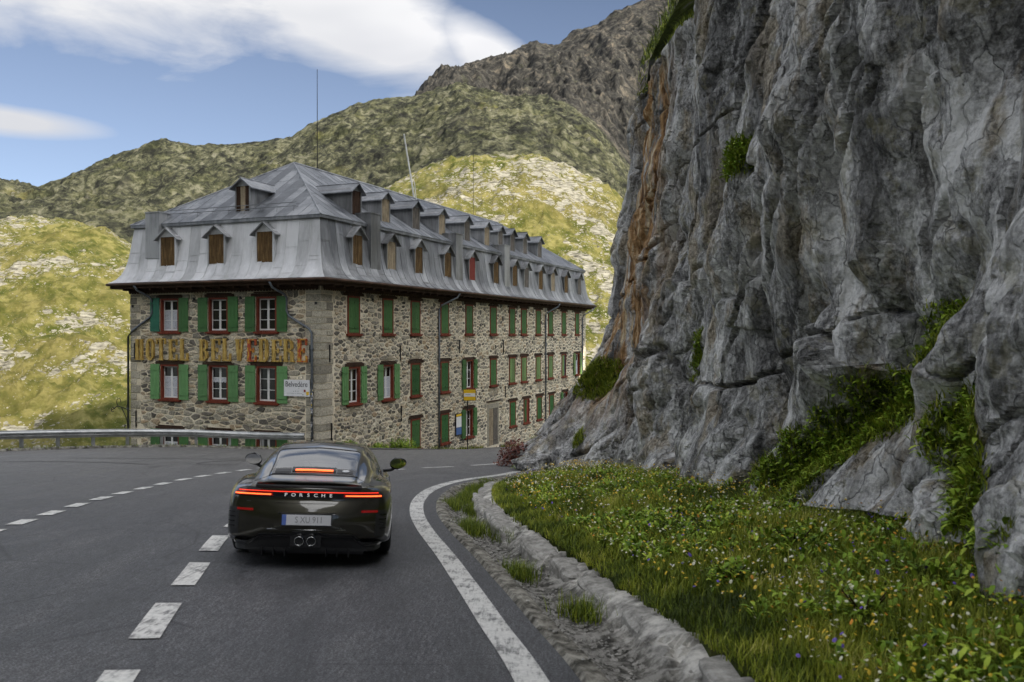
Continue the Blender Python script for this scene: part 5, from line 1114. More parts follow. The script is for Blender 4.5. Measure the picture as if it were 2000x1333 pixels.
def section(y):
    W, zc, zt, gb, zb, G, d, zl = [float(f(y)) for f in (Wm, Zc, Zt, Gb, Zb, Gt, Dr, zlow)]
    zr = zt - d
    k = [(W - .12, zl), (W - .025, zl + .03), (W - .004, zl + .14), (W, lerp(zl, zc, .48)), (W - .006, lerp(zl, zc, .70)), (W - .03, zc - .075), (W - .095, zc - .008)]
    k += [(gb, zb), (lerp(gb, G, .30) + .012, lerp(zb, zr, .36)), (lerp(gb, G, .64) + .016, lerp(zb, zr, .72)), (G + .012, zr - .010), (G - .055, zr + d * .45), (G * .5, zt - d * .22), (0, zt)]
    return k
def cr(P, n):   # uniform catmull-rom with end duplication, n samples per span
    P = np.asarray(P, float); Q = np.concatenate([2 * P[:1] - P[1:2], P, 2 * P[-1:] - P[-2:-1]]); o = []
    for i in range(1, len(Q) - 2):
        for t in np.linspace(0, 1, n, endpoint=False):
            a, b, c, d = Q[i - 1:i + 3]; o.append(.5 * (2 * b + (c - a) * t + (2 * a - 5 * b + 4 * c - d) * t * t + (3 * b - a - 3 * c + d) * t ** 3))
    o.append(P[-1]); return np.array(o)
NY, NP2 = 7, 5
ctl = np.array([[(x, y, z) for x, z in section(y)] for y in yk])     # stations x points x 3
ctl[:, -1, 0] = 0
tmp_ = np.array([cr(ctl[i], NP2) for i in range(len(yk))])
half = np.array([cr(tmp_[:, j], NY) for j in range(tmp_.shape[1])]).transpose(1, 0, 2)   # (ny, np, 3)
half[:, -1, 0] = 0; half[:, :, 0] = np.maximum(half[:, :, 0], 0)
full = np.concatenate([half, (half[:, :-1] * np.array([-1, 1, 1]))[:, ::-1]], 1); nyy, npp = full.shape[:2]; nh = half.shape[1]
pidx = np.concatenate([np.arange(nh), np.arange(nh - 1)[::-1]]) / NP2     # control index along the section
yav = full[:, 0, 1]
Fb = gridF(nyy, npp).reshape(nyy - 1, npp - 1, 4)
ym = full[:-1, :-1, 1] + .5 * np.diff(full[:, :, 1], axis=0)[:, :-1]; pm_ = (pidx[:-1] + pidx[1:])[None] / 2 + 0 * ym
xm_ = .5 * (full[:-1, :-1, 0] + full[1:, 1:, 0]); zm_ = .5 * (full[:-1, :-1, 2] + full[1:, 1:, 2])
rearg = (ym > .715) & (ym < 1.47) & (pm_ > 10.9); front_g = (ym > 2.60) & (ym < 3.33) & (pm_ > 10.3)
sideg = (pm_ > 7.35) & (pm_ < 9.85) & (ym > 1.35) & (ym < 3.08) & ((ym - 1.35) > (pm_ - 7.35) * .10) & ((3.12 - ym) > (pm_ - 7.35) * .20)
arch = ((np.hypot(ym - 1.08, zm_ - .35) < .375) | (np.hypot(ym - 3.54, zm_ - .34) < .36)) & (np.abs(xm_) > .66) & (pm_ < 5.8)
car = empty('car', (0, 0, 0)); tag(car, 'dark olive sports coupe with a lit red light bar driving into the bend', 'car')
fV = full.reshape(-1, 3)
body = npmesh('body', fV, Fb[~(rearg | front_g | sideg | arch)], PAINT, car, True)
npmesh('rear_window', fV, Fb[rearg], CG, car, True); npmesh('windscreen', fV, Fb[front_g], CG, car, True)
for sgn in (1, -1): npmesh('side_window', fV, Fb[sideg & (xm_ * sgn > 0)], CG, car, True)
# tail: cap over the last section
def capy(x, z, w=None):
    w = .80 if w is None else w
    u = np.clip(np.abs(x) / w, 0, 1)
    pr = np.interp(z, [.2, .30, .38, .47, .57, .66, .73, .77, .80, .85, .885], [-.03, -.07, -.105, -.118, -.112, -.085, -.06, -.062, -.07, -.06, -.045])
    return .02 + pr * (1 - u ** 3.2) - .035 * (1 - u ** 2)
sec = half[0]; cols_n = 41; cu_ = np.linspace(-1, 1, cols_n)
CX_ = sec[:, 0][:, None] * cu_[None]; CZ_ = sec[:, 2][:, None] + 0 * CX_; CY_ = capy(CX_, CZ_, np.maximum(sec[:, 0][:, None], .02)) 
CY_ = np.where(sec[:, 0][:, None] < .6, lerp(.02 + 0 * CY_, CY_, np.clip(sec[:, 0][:, None] / .6, 0, 1)), CY_)
CY_[:, 0] = CY_[:, -1] = .02
tail = npmesh('rear_panel', np.stack([CX_, CY_, CZ_], -1).reshape(-1, 3), gridF(len(sec), cols_n), PAINT, car, True)
zs_sec = sec[:35, 2]; xs_sec = sec[:35, 0]
def wof(z): return np.interp(z, zs_sec, xs_sec)
def cp(x, z, off=0.0): return np.array([x, float(capy(x, z, max(float(wof(z)), .02))) - off, z])
def sidept(x_over, z, off):  # continue round the corner beyond the cap
    pass
def onbody(a, z, off):
    """a: distance along the rear from the centre; beyond the cap it follows the side of the body forward"""
    w = float(wof(z)); s = 1 if a >= 0 else -1; aa = abs(a)
    if aa <= w: p = cp(s * aa, z, off); return p
    ex = aa - w; ys = half[:, 0, 1]; j = int(np.argmin(np.abs(half[0, :40, 2] - z)))
    line = half[:, j, :]; cum = np.concatenate([[0], np.cumsum(np.hypot(np.diff(line[:, 0]), np.diff(line[:, 1])))]); x = np.interp(ex, cum, line[:, 0]); y = np.interp(ex, cum, line[:, 1])
    return np.array([s * (x + off * .8), y - off * .3, z])
def rearstrip(name, a0, a1, zl, zu, off, mat, n=24, thick=.02, parent=None, m=5):
    V = []; 
    for a in np.linspace(a0, a1, n):
        l, u = (zl(a) if callable(zl) else zl), (zu(a) if callable(zu) else zu)
        V.append(onbody(a, l, off - thick))
        for t in np.linspace(0, 1, m): V.append(onbody(a, lerp(l, u, t), off))
        V.append(onbody(a, u, off - thick))
    k = m + 2; Fq = [(i * k + j, (i + 1) * k + j, (i + 1) * k + j + 1, i * k + j + 1) for i in range(n - 1) for j in range(k - 1)]
    Fq += [tuple(range(k)), tuple((n - 1) * k + j for j in range(k))[::-1]]
    return mobj(name, V, Fq, mat, parent or car, False)
lb = rearstrip('light_bar', -.80, .80, lambda a: .752 + .0 * abs(a), lambda a: .828 - .012 * (abs(a) / .8) ** 4, .006, GBLK, 40, .02)
rearstrip('lamp_strip', -.755, .755, .808, .817, .012, LR, 40, .008, lb)
for s in (-1, 1): rearstrip('tail_lamp', s * .40 if s > 0 else -.79, .79 if s > 0 else -.40, .772, .784, .013, LO, 14, .008, lb)
for s in (-1, 1): rearstrip('lamp_glow_lens', .38 if s > 0 else -.795, .795 if s > 0 else -.38, .762, .796, .009, REFL, 14, .006, lb)
LSW = emit('glowing_white_badge_letters', (.85, .85, .85), (1, .97, .95), .06)  # unlit letters given a faint glow so they look whiter
for i_, ch in enumerate('PORSCHE'): textobj(ch, .050, LSW, lb, tuple(cp(-.24 + i_ * .08, .778, .018)), name='badge_letter', ext=.004, xs=1.25)
# spoiler lip across the tail
V = []; 
for x in np.linspace(-.56, .56, 25):
    e = (abs(x) / .56) ** 4; y = float(capy(x, .885)) + .02
    V += [(x, y + .10, .899 - .01 * e), (x, y - .005, .925 - .02 * e), (x, y - .02, .915 - .02 * e), (x, y - .005, .882), (x, y + .03, .88)]
mobj('spoiler_lip', V, [(i * 5 + j, (i + 1) * 5 + j, (i + 1) * 5 + j + 1, i * 5 + j + 1) for i in range(24) for j in range(4)], PAINT, car, False)
V = []
for x in np.linspace(-.57, .57, 25): y = float(capy(x, .87)); V += [(x, y - .004, .846), (x, y - .010, .868), (x, y - .006, .884)]
mobj('spoiler_shadow_gap', V, [(i * 3 + j, (i + 1) * 3 + j, (i + 1) * 3 + j + 1, i * 3 + j + 1) for i in range(24) for j in range(2)], BLK, car, False)
# number plate
pf = MB(); pf.box(-.272, .272, -.012, .004, -.068, .068); po = sub(mbdata(pf, 'number_plate', BLK), car, tuple(cp(0, .520, .012)), name='number_plate'); po.rotation_euler = (R(6), 0, 0)
pb = MB(); pb.box(-.26, .26, -.016, -.0121, -.056, .056); sub(mbdata(pb, 'plate_face', flat('plate_white', (.75, .75, .77), .4, var=.03)), po)
pb = MB(); pb.box(-.26, -.215, -.0175, -.0161, -.056, .056); sub(mbdata(pb, 'blue_band', flat('plate_blue', (.12, .2, .55), .4)), po)
PG = flat('plate_grey_letters', (.30, .30, .31), .5); textobj('S XU 911', .095, PG, po, (.025, -.0175, .0), name='characters', ext=.001, xs=.80)
# recess lines and flanks of the plate area
def creaseline(pts, r, mat, name):
    mb = MB(); mb.tube([tuple(cp(x, z, .002)) for x, z in pts], r, 5); return mb.build(name, mat, car, True)
tp = [(-.36, .425), (-.30, .590), (.30, .590), (.36, .425)]
V = [cp(x, z, .004) for x, z in [(-.39, .415), (-.285, .60), (-.275, .60), (-.275, .44), (.39, .415), (.285, .60), (.275, .60), (.275, .44)]]
mobj('plate_flank', [tuple(v) for v in V], [(0, 3, 2, 1), (4, 5, 6, 7)], flat('satin_flank', (.11, .11, .095), .25, .6), car)
creaseline(tp, .005, GBLK, 'panel_gap'); creaseline([(-.42, .412), (0, .408), (.42, .412)], .006, CHR, 'lower_crease')
creaseline([(-.66, .700), (-.3, .690), (0, .688), (.3, .690), (.66, .700)], .0035, PAINT, 'upper_crease')
for s in (-1, 1):
    rearstrip('reflector', min(s * .58, s * .76), max(s * .58, s * .76), .600, .624, .008, REFL, 8, .02)
    v = rearstrip('side_vent', min(s * .735, s * .90), max(s * .735, s * .90), .34, .625, .005, BLK, 8, .03)
    for q in (.42, .47, .52, .57): rearstrip('vent_fin', min(s * .775, s * .875), max(s * .775, s * .875), q, q + .010, .014, GBLK, 5, .012, v, 2)
def zu(a): a = abs(a); return float(np.interp(a, [0, .14, .17, .50, .60, .64, 1.1], [.392, .392, .372, .362, .275, .268, .262]))
rearstrip('lower_bumper', -1.02, 1.02, .175, zu, .028, BLK, 61, .06, None, 6)
rearstrip('bumper_lip', -1.02, 1.02, lambda a: zu(a) - .035, lambda a: zu(a) - .015, .045, GBLK, 61, .03, None, 3)
mb = MB(); mb.box(-.165, .165, -.150, -.05, .225, .365); sub(mbdata(mb, 'exhaust_surround', GBLK), car)
for s in (-1, 1):
    ex = link(bpy.data.objects.new('exhaust_pipe', None), car); bpy.data.objects.remove(ex)
    n = 24; V = []; prof_ = [(.0, .046), (-.035, .050), (-.04, .047), (-.035, .043), (.05, .040), (.12, .038)]
    for j in range(n): th = 2 * math.pi * j / n; V += [(s * .064 + r * math.cos(th), -.168 + y, .300 + r * math.sin(th)) for y, r in prof_]
    k = len(prof_); Fq = [(j * k + i, ((j + 1) % n) * k + i, ((j + 1) % n) * k + i + 1, j * k + i + 1) for j in range(n) for i in range(k - 1)]
    mobj('exhaust_pipe', V, Fq, CHR, car, True)
for x in (-.46, -.34, -.22, .22, .34, .46):
    mb = MB(); mb.add([(x - .006, -.10, .12), (x + .006, -.10, .12), (x + .006, -.13, .22), (x - .006, -.13, .22), (x - .006, .35, .12), (x + .006, .35, .12), (x + .006, .35, .2), (x - .006, .35, .2)], [(0, 1, 2, 3), (0, 4, 5, 1), (1, 5, 6, 2), (3, 7, 4, 0)]); mb.build('diffuser_fin', BLK, car)
mb = MB(); mb.box(-.62, .62, .05, 4.3, .13, .2); mb.box(-.88, .88, 1.55, 3.05, .13, .2); mb.build('underbody', BLK, car)
# things on the sloping top surface
def topz(x, y):
    j = np.searchsorted(yav, y) - 1; j = int(np.clip(j, 0, nyy - 2)); t = (y - yav[j]) / (yav[j + 1] - yav[j]); L_ = half[j] * (1 - t) + half[j + 1] * t
    L_ = L_[35:]; return float(np.interp(abs(x), L_[::-1, 0], L_[::-1, 2]))
def toppatch(name, x0, x1, y0, y1, off, mat, n=12, m=5, parent=None, taper=0.0):
    V = [(lerp(x0, x1, i / n) * (1 + taper * j / m), lerp(y0, y1, j / m), topz(lerp(x0, x1, i / n), lerp(y0, y1, j / m)) + off) for i in range(n + 1) for j in range(m + 1)]
    V2 = [(x, y, z - off - .004) for x, y, z in V]; nv = len(V); q = lambda i, j: i * (m + 1) + j
    Fq = [(q(i, j), q(i + 1, j), q(i + 1, j + 1), q(i, j + 1)) for i in range(n) for j in range(m)]
    Fq += [(q(i, 0), nv + q(i, 0), nv + q(i + 1, 0), q(i + 1, 0)) for i in range(n)]
    return mobj(name, V + V2, Fq, mat, parent or car, True)
gp_ = toppatch('deck_inlay', -.475, .475, .50, .715, .006, GBLK, taper=.03)
toppatch('grille_panel', -.445, -.27, .55, .67, .012, BLK, 5, parent=gp_); toppatch('grille_panel', .26, .445, .55, .67, .012, BLK, 5, parent=gp_)
toppatch('brake_light_housing', -.255, .245, .585, .70, .022, BLK, 10, parent=gp_)
def bl(): 
    V = []
    for x in np.linspace(-.215, .215, 9): z = topz(x, .60); V += [(x, .578, z + .010), (x, .574, z + .026), (x, .60, z + .03)]
    return V
mobj('brake_light', bl(), [(i * 3 + j, (i + 1) * 3 + j, (i + 1) * 3 + j + 1, i * 3 + j + 1) for i in range(8) for j in range(2)], LO, gp_)
n = 20; V = [(.36, .61, topz(.36, .61) + .019)] + [(.36 + .042 * math.cos(2 * math.pi * i / n), .61 + .042 * math.sin(2 * math.pi * i / n), topz(.36, .61 + .042 * math.sin(2 * math.pi * i / n)) + .019) for i in range(n)]
bd = mobj('round_badge', V, [(0, 1 + i, 1 + (i + 1) % n) for i in range(n)], CHR, gp_); mb = MB(); 
for k in range(5): a_ = k * 1.256; mb.box(.36 + .02 * math.cos(a_) - .006, .36 + .02 * math.cos(a_) + .006, .61 + .02 * math.sin(a_) - .008, .61 + .02 * math.sin(a_) + .008, topz(.36, .61) + .018, topz(.36, .61) + .0255)
# window surrounds and shut lines
def topline(pts, r, mat, name, off=.002):
    S = spline(pts, 8); mb = MB(); mb.tube([(x, y, topz(x, y) + off) for x, y in S], r, 5); return mb.build(name, mat, car, True)
for s in (-1, 1):
    topline([(s * .50, .49), (s * .505, .60), (s * .50, .75), (s * .495, 1.0), (s * .505, 1.25), (s * .50, 1.42), (s * .46, 1.478)], .006, BLK, 'window_seal')
    topline([(s * .50, .50), (s * .56, .38), (s * .63, .22), (s * .70, .08)], .0028, BLK, 'shut_line', .0)
topline([(-.47, 1.478), (0, 1.485), (.47, 1.478)], .006, BLK, 'window_seal'); topline([(-.50, .49), (-.25, .478), (0, .475), (.25, .478), (.50, .49)], .006, BLK, 'window_seal')
# mirrors
for s in (-1, 1):
    n1, n2 = 16, 10; V = []
    for i in range(n1):
        for j in range(n2 + 1):
            a_ = 2 * math.pi * i / n1; b_ = math.pi * j / n2; x = math.sin(b_) * math.cos(a_); z = math.sin(b_) * math.sin(a_); y = -math.cos(b_)
            y = max(y, -.22); V.append((x * (.125 if x * s > 0 else .115), y * .095, z * (.080 + .012 * (x * s < 0)) + .012 * x * s))
    Fq = [(i * (n2 + 1) + j, ((i + 1) % n1) * (n2 + 1) + j, ((i + 1) % n1) * (n2 + 1) + j + 1, i * (n2 + 1) + j + 1) for i in range(n1) for j in range(n2)]
    mo_ = mobj('mirror', V, Fq, GBLK, car, True); mo_.location = (s * 1.0, 2.78, .97); mo_.rotation_euler = (0, 0, s * .12)
    V = [(0, -.024, 0)] + [(.112 * math.cos(2 * math.pi * i / 18), -.024, .068 * math.sin(2 * math.pi * i / 18)) for i in range(18)]
    mobj('mirror_glass', V, [(0, 1 + (i + 1) % 18, 1 + i) for i in range(18)], flat('mirror_silver', (.8, .82, .84), .02, 1.0, var=.01), mo_)
    mb = MB(); mb.tube([(0, .02, -.05), (-s * .09, .04, -.10), (-s * .20, .06, -.115)], .022, 7); mb.build('mirror_arm', BLK, mo_, True)
# wheels
def wheel(x, y, r, w):
    n = 40; pr = [(-w / 2, r * .70), (-w / 2 - .006, r * .84), (-w / 2 + .012, r * .955), (-w / 2 + .035, r * .99), (-.045, r), (-.04, r - .008), (-.03, r - .008), (-.025, r), (.025, r), (.03, r - .008), (.04, r - .008), (.045, r), (w / 2 - .035, r * .99), (w / 2 - .012, r * .955), (w / 2 + .006, r * .84), (w / 2, r * .70)]
    V = [(q, rr * math.cos(2 * math.pi * i / n), rr * math.sin(2 * math.pi * i / n)) for i in range(n) for q, rr in pr]; k = len(pr)
    wo = mobj('wheel', V, [(i * k + j, i * k + j + 1, ((i + 1) % n) * k + j + 1, ((i + 1) % n) * k + j) for i in range(n) for j in range(k - 1)], RUB, car, True); wo.location = (x, y, r - .004)
    s = 1 if x > 0 else -1; mb = MB(); mb.tube([(s * (w / 2 - .10), 0, 0), (s * (w / 2 - .03), 0, 0)], .05, 12)
    for q in range(10):
        a_ = q * math.pi / 5 + (.12 if q % 2 else -.12); mb.tube([(s * (w / 2 - .035), .04 * math.cos(a_), .04 * math.sin(a_)), (s * (w / 2 - .012), r * .69 * math.cos(a_), r * .69 * math.sin(a_))], .014, 5)
    V = [(s * q, rr * math.cos(2 * math.pi * i / n), rr * math.sin(2 * math.pi * i / n)) for i in range(n) for q, rr in ((w / 2 - .002, r * .71), (w / 2 - .02, r * .68), (-w / 2 + .02, r * .66))]
    mb.add(V, [(i * 3 + j, i * 3 + j + 1, ((i + 1) % n) * 3 + j + 1, ((i + 1) % n) * 3 + j) for i in range(n) for j in range(2)]); sub(mbdata(mb, 'rim', RIM), wo)
    mb = MB(); mb.tube([(s * (w / 2 - .12), 0, 0), (s * (w / 2 - .09), 0, 0)], r * .52, 24); sub(mbdata(mb, 'brake_disc', CHR), wo)
for s in (-1, 1): wheel(s * .765, 1.08, .355, .315); wheel(s * .785, 3.54, .345, .26)
for s in (-1, 1):
    for yy in (1.08, 3.54):
        n = 20; V = []
        for i in range(n + 1):
            th = math.pi * 1.1 * i / n - .15; V += [(s * .60, yy + .40 * math.cos(th), .35 + .39 * math.sin(th)), (s * .905, yy + .40 * math.cos(th), .35 + .39 * math.sin(th))]
        mobj('arch_liner', V, [(2 * i, 2 * i + 1, 2 * i + 3, 2 * i + 2) for i in range(n)], BLK, car, True)
# cabin
SEAT = flat('seat_leather', (.03, .03, .032), .55); 
mb = MB(); mb.box(-.72, .72, .75, 3.2, .28, .42); mb.box(-.66, .66, .72, 1.15, .42, .80); mb.box(-.70, .70, 2.75, 3.2, .42, .86); mb.box(-.80, -.72, 1.0, 3.2, .3, .86); mb.box(.72, .80, 1.0, 3.2, .3, .86); mb.build('cabin_tub', SEAT, car)
for s in (-1, 1):
    n = 14; V = []; prf = [(.42, .20), (.60, .25), (.78, .27), (.90, .24), (.98, .17), (1.04, .145), (1.11, .13), (1.145, .09), (1.15, .0)]
    for z, hw in prf:
        for a_ in np.linspace(0, 2 * math.pi, n, endpoint=False): V.append((s * .36 + hw * math.cos(a_), 1.60 + (z - .42) * -.22 + .06 * math.sin(a_) + .02 * abs(math.cos(a_)), z))
    so = mobj('seat', V, [(i * n + j, i * n + (j + 1) % n, (i + 1) * n + (j + 1) % n, (i + 1) * n + j) for i in range(len(prf) - 1) for j in range(n)], SEAT, car, True)
    mb = MB(); mb.box(s * .36 - .24, s * .36 + .24, 1.55, 2.1, .40, .50); mb.build('seat_cushion', SEAT, so)
mb = MB(); mb.tube([(-.36 + .18 * math.cos(a_), 2.52 - .05 * math.sin(a_), .86 + .17 * math.sin(a_)) for a_ in np.linspace(0, 2 * math.pi, 25)], .015, 6, cap=False); mb.build('steering_wheel', BLK, car, True)
mb = MB(); mb.box(-.12, .12, 2.55, 2.57, 1.13, 1.19); mb.build('rear_view_mirror', BLK, car)
# --- put the car on the road
yaw = R(8.0); hv = Vector((-math.sin(yaw), math.cos(yaw), 0)); rv = Vector((math.cos(yaw), math.sin(yaw), 0)); Pa = Vector((-2.335, 10.28, 0))
def onr(v): v = v.copy(); v.z = float(hroad(v.x, v.y)) + .012; return v
pl_, pr_, pf_ = onr(Pa - rv * .765), onr(Pa + rv * .765), onr(Pa + hv * 2.46)
xa = (pr_ - pl_).normalized(); mid = (pl_ + pr_) / 2; ya = pf_ - mid; ya = (ya - xa * ya.dot(xa)).normalized(); za = xa.cross(ya)
car.matrix_world = Matrix(((xa.x, ya.x, za.x, 0), (xa.y, ya.y, za.y, 0), (xa.z, ya.z, za.z, 0), (0, 0, 0, 1)))
og = mid - ya * 1.08; car.location = og; car.scale = (.962, .962, .962)
# ================================================================== PLANTS
def leafmat(name, stops, rough=.6, trans=.3):
    m = Mat(name, rough, spec=.25); t = m.attr('tone'); m.col(m.ramp(t, stops)); m.b.inputs['Subsurface Weight'].default_value = 0
    return m.m
GRASS = leafmat('meadow_grass', [(0, (.03, .05, .005)), (.3, (.12, .17, .014)), (.65, (.28, .32, .025)), (.9, (.46, .45, .07)), (1, (.56, .50, .18))])
LEAF = leafmat('broad_leaf', [(0, (.06, .12, .012)), (.5, (.20, .32, .022)), (1, (.44, .54, .06))])
HEATH = leafmat('reddish_heath', [(0, (.09, .025, .022)), (.5, (.22, .075, .06)), (1, (.30, .16, .09))])
FLW = [flat('white_petals', (.70, .68, .50), .6), flat('yellow_petals', (.68, .46, .02), .6), flat('violet_petals', (.14, .08, .42), .6), flat('orange_petals', (.70, .28, .02), .6)]
def blades(base, h, w, lean, tone, seed, segs=3, curve=1.0):
    """curved grass blades at base points (n,3); returns verts, faces, tone"""
    rg = np.random.default_rng(seed); n = len(base); az_ = rg.uniform(0, 2 * np.pi, n); dirx, diry = np.cos(az_), np.sin(az_); px_2, py_2 = -diry, dirx
    rows = []
    for k in range(segs + 1):
        t = k / segs; wd = w * (1 - t) ** .8 * .5
        cx_2 = base[:, 0] + dirx * lean * h * t ** 1.8; cy_2 = base[:, 1] + diry * lean * h * t ** 1.8; cz_2 = base[:, 2] + h * t * (1 - .25 * curve * lean * t)
        if k < segs: rows += [np.stack([cx_2 - px_2 * wd, cy_2 - py_2 * wd, cz_2], -1), np.stack([cx_2 + px_2 * wd, cy_2 + py_2 * wd, cz_2], -1)]
        else: rows.append(np.stack([cx_2, cy_2, cz_2], -1))
    V = np.stack(rows, 1); kk = V.shape[1]; b = (np.arange(n) * kk)[:, None]
    tri = []
    for k in range(segs - 1): a = 2 * k; tri += [(a, a + 1, a + 3), (a, a + 3, a + 2)]
    a = 2 * (segs - 1); tri.append((a, a + 1, a + 2)); tri = np.array(tri)
    Fq = (b[:, :, None] + tri[None]).reshape(-1, 3)
    return V.reshape(-1, 3), Fq, np.repeat(tone, kk)
def join(parts):
    V, Fq, T = [], [], []; b = 0
    for v, f, t in parts: V.append(v); Fq.append(f + b); T.append(t); b += len(v)
    return np.concatenate(V), np.concatenate(Fq), np.concatenate(T)
rg = np.random.default_rng(5)
def cliffx(Yq):   # foot of the cliff in plan
    r = (py[:, 95] if False else CL_V[:, 28, 1]); return np.interp(Yq, r[::-1] if r[0] > r[-1] else r, CL_V[:, 28, 0][::-1] if r[0] > r[-1] else CL_V[:, 28, 0])
def vergepts(n, y0, y1, dmin=1.45, power=1.0):
    Y = y0 + (y1 - y0) * rg.random(n) ** power; ex = np.interp(Y, EDGE[:, 1], EDGE[:, 0]); cx2 = cliffx(Y) + .35
    X = ex + dmin * .9 + rg.random(n) * np.maximum(cx2 - ex - dmin * .9, .2); d, _a = edist(X, Y); k = (d > dmin) & (X < cx2)
    X, Y, d = X[k], Y[k], d[k]; return X, Y, hroad(X, Y) + bank(d, X, Y) - .01, d
X, Y, Zq, d = vergepts(140000, 2.6, 31.5, 1.34, 1.35)
dist = np.hypot(X, Y); patch = fbm(X / .9, Y / .9, 0, 3, seed=200); patch2 = fbm(X / .35, Y / .35, 0, 2, seed=201)
h = (.10 + .10 * rg.random(len(X)) + .07 * np.clip(patch, -.6, 1)) * np.interp(d, [1.3, 1.9, 3], [.55, .9, 1.15]); h = np.maximum(h, .05)
tone = np.clip(.42 + .5 * patch2 + .25 * patch + rg.normal(0, .16, len(X)), 0, 1)
V1 = blades(np.stack([X, Y, Zq], -1), h, np.interp(dist, [4, 12, 30], [.007, .012, .022]), rg.uniform(.15, .9, len(X)), tone, 1)
# low tufts in the cracks of the gutter
tf = []
for (sy_, dd, sp, n) in ((19.2, .75, .30, 900), (17.3, .85, .35, 1300), (15.9, .60, .25, 1000), (15.2, 1.05, .3, 1200), (12.9, .75, .28, 900), (12.2, 1.15, .22, 600), (9.6, .70, .16, 500), (20.8, .45, .25, 800), (7.8, .95, .14, 400)):
    i = int(np.argmin(np.abs(EDGE[:, 1] - sy_))); q = rg.normal(0, 1, (n, 2)) * np.array([.10, sp]); p = EDGE[i] + EN[i] * dd + EN[i] * q[:, :1] + _t[i] * q[:, 1:]
    dq, aq = edist(p[:, 0], p[:, 1]); k = dq > .38; p = p[k]; dq = dq[k]; tf.append(blades(np.stack([p[:, 0], p[:, 1], hroad(p[:, 0], p[:, 1]) + np.where(dq < 1.3, -.10, .1)], -1), rg.uniform(.10, .24, len(p)), .010, rg.uniform(.1, .9, len(p)), np.clip(rg.normal(.3, .16, len(p)), 0, 1), 7 + i))
# turf on ledges of the cliff
Pc = CL_V.reshape(-1, 3); Nc = np.zeros_like(Pc); lv_ = []
for k, (ly, lz, ry, rz_) in enumerate(LEDGE):
    m = np.nonzero(((Pc[:, 1] - ly) / ry) ** 2 + ((Pc[:, 2] - lz) / rz_) ** 2 < 1.5)[0]
    if len(m) == 0: continue
    n = int(min(9000, 4500 * ry * rz_ * 4)); q = rg.choice(m, n); wgt = np.exp(-(((Pc[q, 1] - ly) / ry) ** 2 + ((Pc[q, 2] - lz) / rz_) ** 2) * .9) > rg.random(n) * .9; q = q[wgt]
    p = Pc[q] + rg.normal(0, .02, (len(q), 3)); lv_.append(blades(p, rg.uniform(.06, .19, len(p)), .012 + .0006 * ly, rg.uniform(.3, 1.3, len(p)), np.clip(rg.normal(.42, .2, len(p)), 0, 1), 50 + k))
gx_ = rg.uniform(3.9, 9.5, 16000); gy_ = rg.uniform(17, 31, 16000); kk = rg.random(16000) < .9
gz_ = .66 * (gx_ - 4.4) + 10.2 - 1.6 * np.clip(gy_ - (27 + .9 * np.clip(gx_ - 4.4, 0, 200)), 0, 80); topb = blades(np.stack([gx_, gy_, np.minimum(gz_, 30)], -1), rg.uniform(.15, .45, 16000), .03, rg.uniform(.3, 1.3, 16000), np.clip(rg.normal(.3, .2, 16000), 0, 1), 90)
# grass poking out between kerb and hotel
wl = []
for s0, s1, n in ((1.2, 9, 500), (10, 17, 300), (19.5, 36, 700)):
    s = rg.uniform(s0, s1, n); o = np.abs(rg.normal(0, .08, n)) + .02; P3 = np.array([fs(a, b, 0) for a, b in zip(s, o)]); P3[:, 2] = hroad(P3[:, 0], P3[:, 1]) + .1; wl.append(blades(P3, rg.uniform(.1, .3, n), .03, rg.uniform(.1, .8, n), np.clip(rg.normal(.35, .2, n), 0, 1), 99 + n))
P3 = OUT[rg.integers(0, len(OUT), 1500)] + rg.normal(0, .16, (1500, 2)); P3 = np.column_stack([P3, hroad(P3[:, 0], P3[:, 1]) + .07]); wl.append(blades(P3, rg.uniform(.04, .14, 1500), .02, rg.uniform(.1, .8, 1500), np.clip(rg.normal(.35, .2, 1500), 0, 1), 98))
def gobj(name, parts, mat, lbl):
    V, Fq, T = join(parts); o = npmesh(name, V, Fq, mat, smooth=False, attrs={'tone': T}); tag(o, lbl, 'grass', kind='stuff'); return o
gl_ = []
for k, (ly, lz, ry, rz_) in enumerate(LEDGE):
    if ly > 19: continue
    m = np.nonzero(((Pc[:, 1] - ly) / ry) ** 2 + ((Pc[:, 2] - lz) / rz_) ** 2 < 1.2)[0]
    if len(m) == 0: continue
    n = int(min(900, 2600 * ry * rz_)); p = Pc[rg.choice(m, n)] + rg.normal(0, .03, (n, 3)); p[:, 0] -= rg.uniform(0, .06, n); sc2 = rg.uniform(.6, 1.3, n); gl_.append((p, sc2))
gobj('meadow_grass', [V1], GRASS, 'lush green meadow grass on the bank below the cliff'); gobj('gutter_grass', tf, GRASS, 'small tufts of grass growing in the broken gutter')
gobj('ledge_turf', lv_ + [topb], GRASS, 'turf hanging on the ledges and top of the cliff'); gobj('wall_weeds', wl, GRASS, 'thin weeds along the foot of the hotel wall and forecourt kerb')
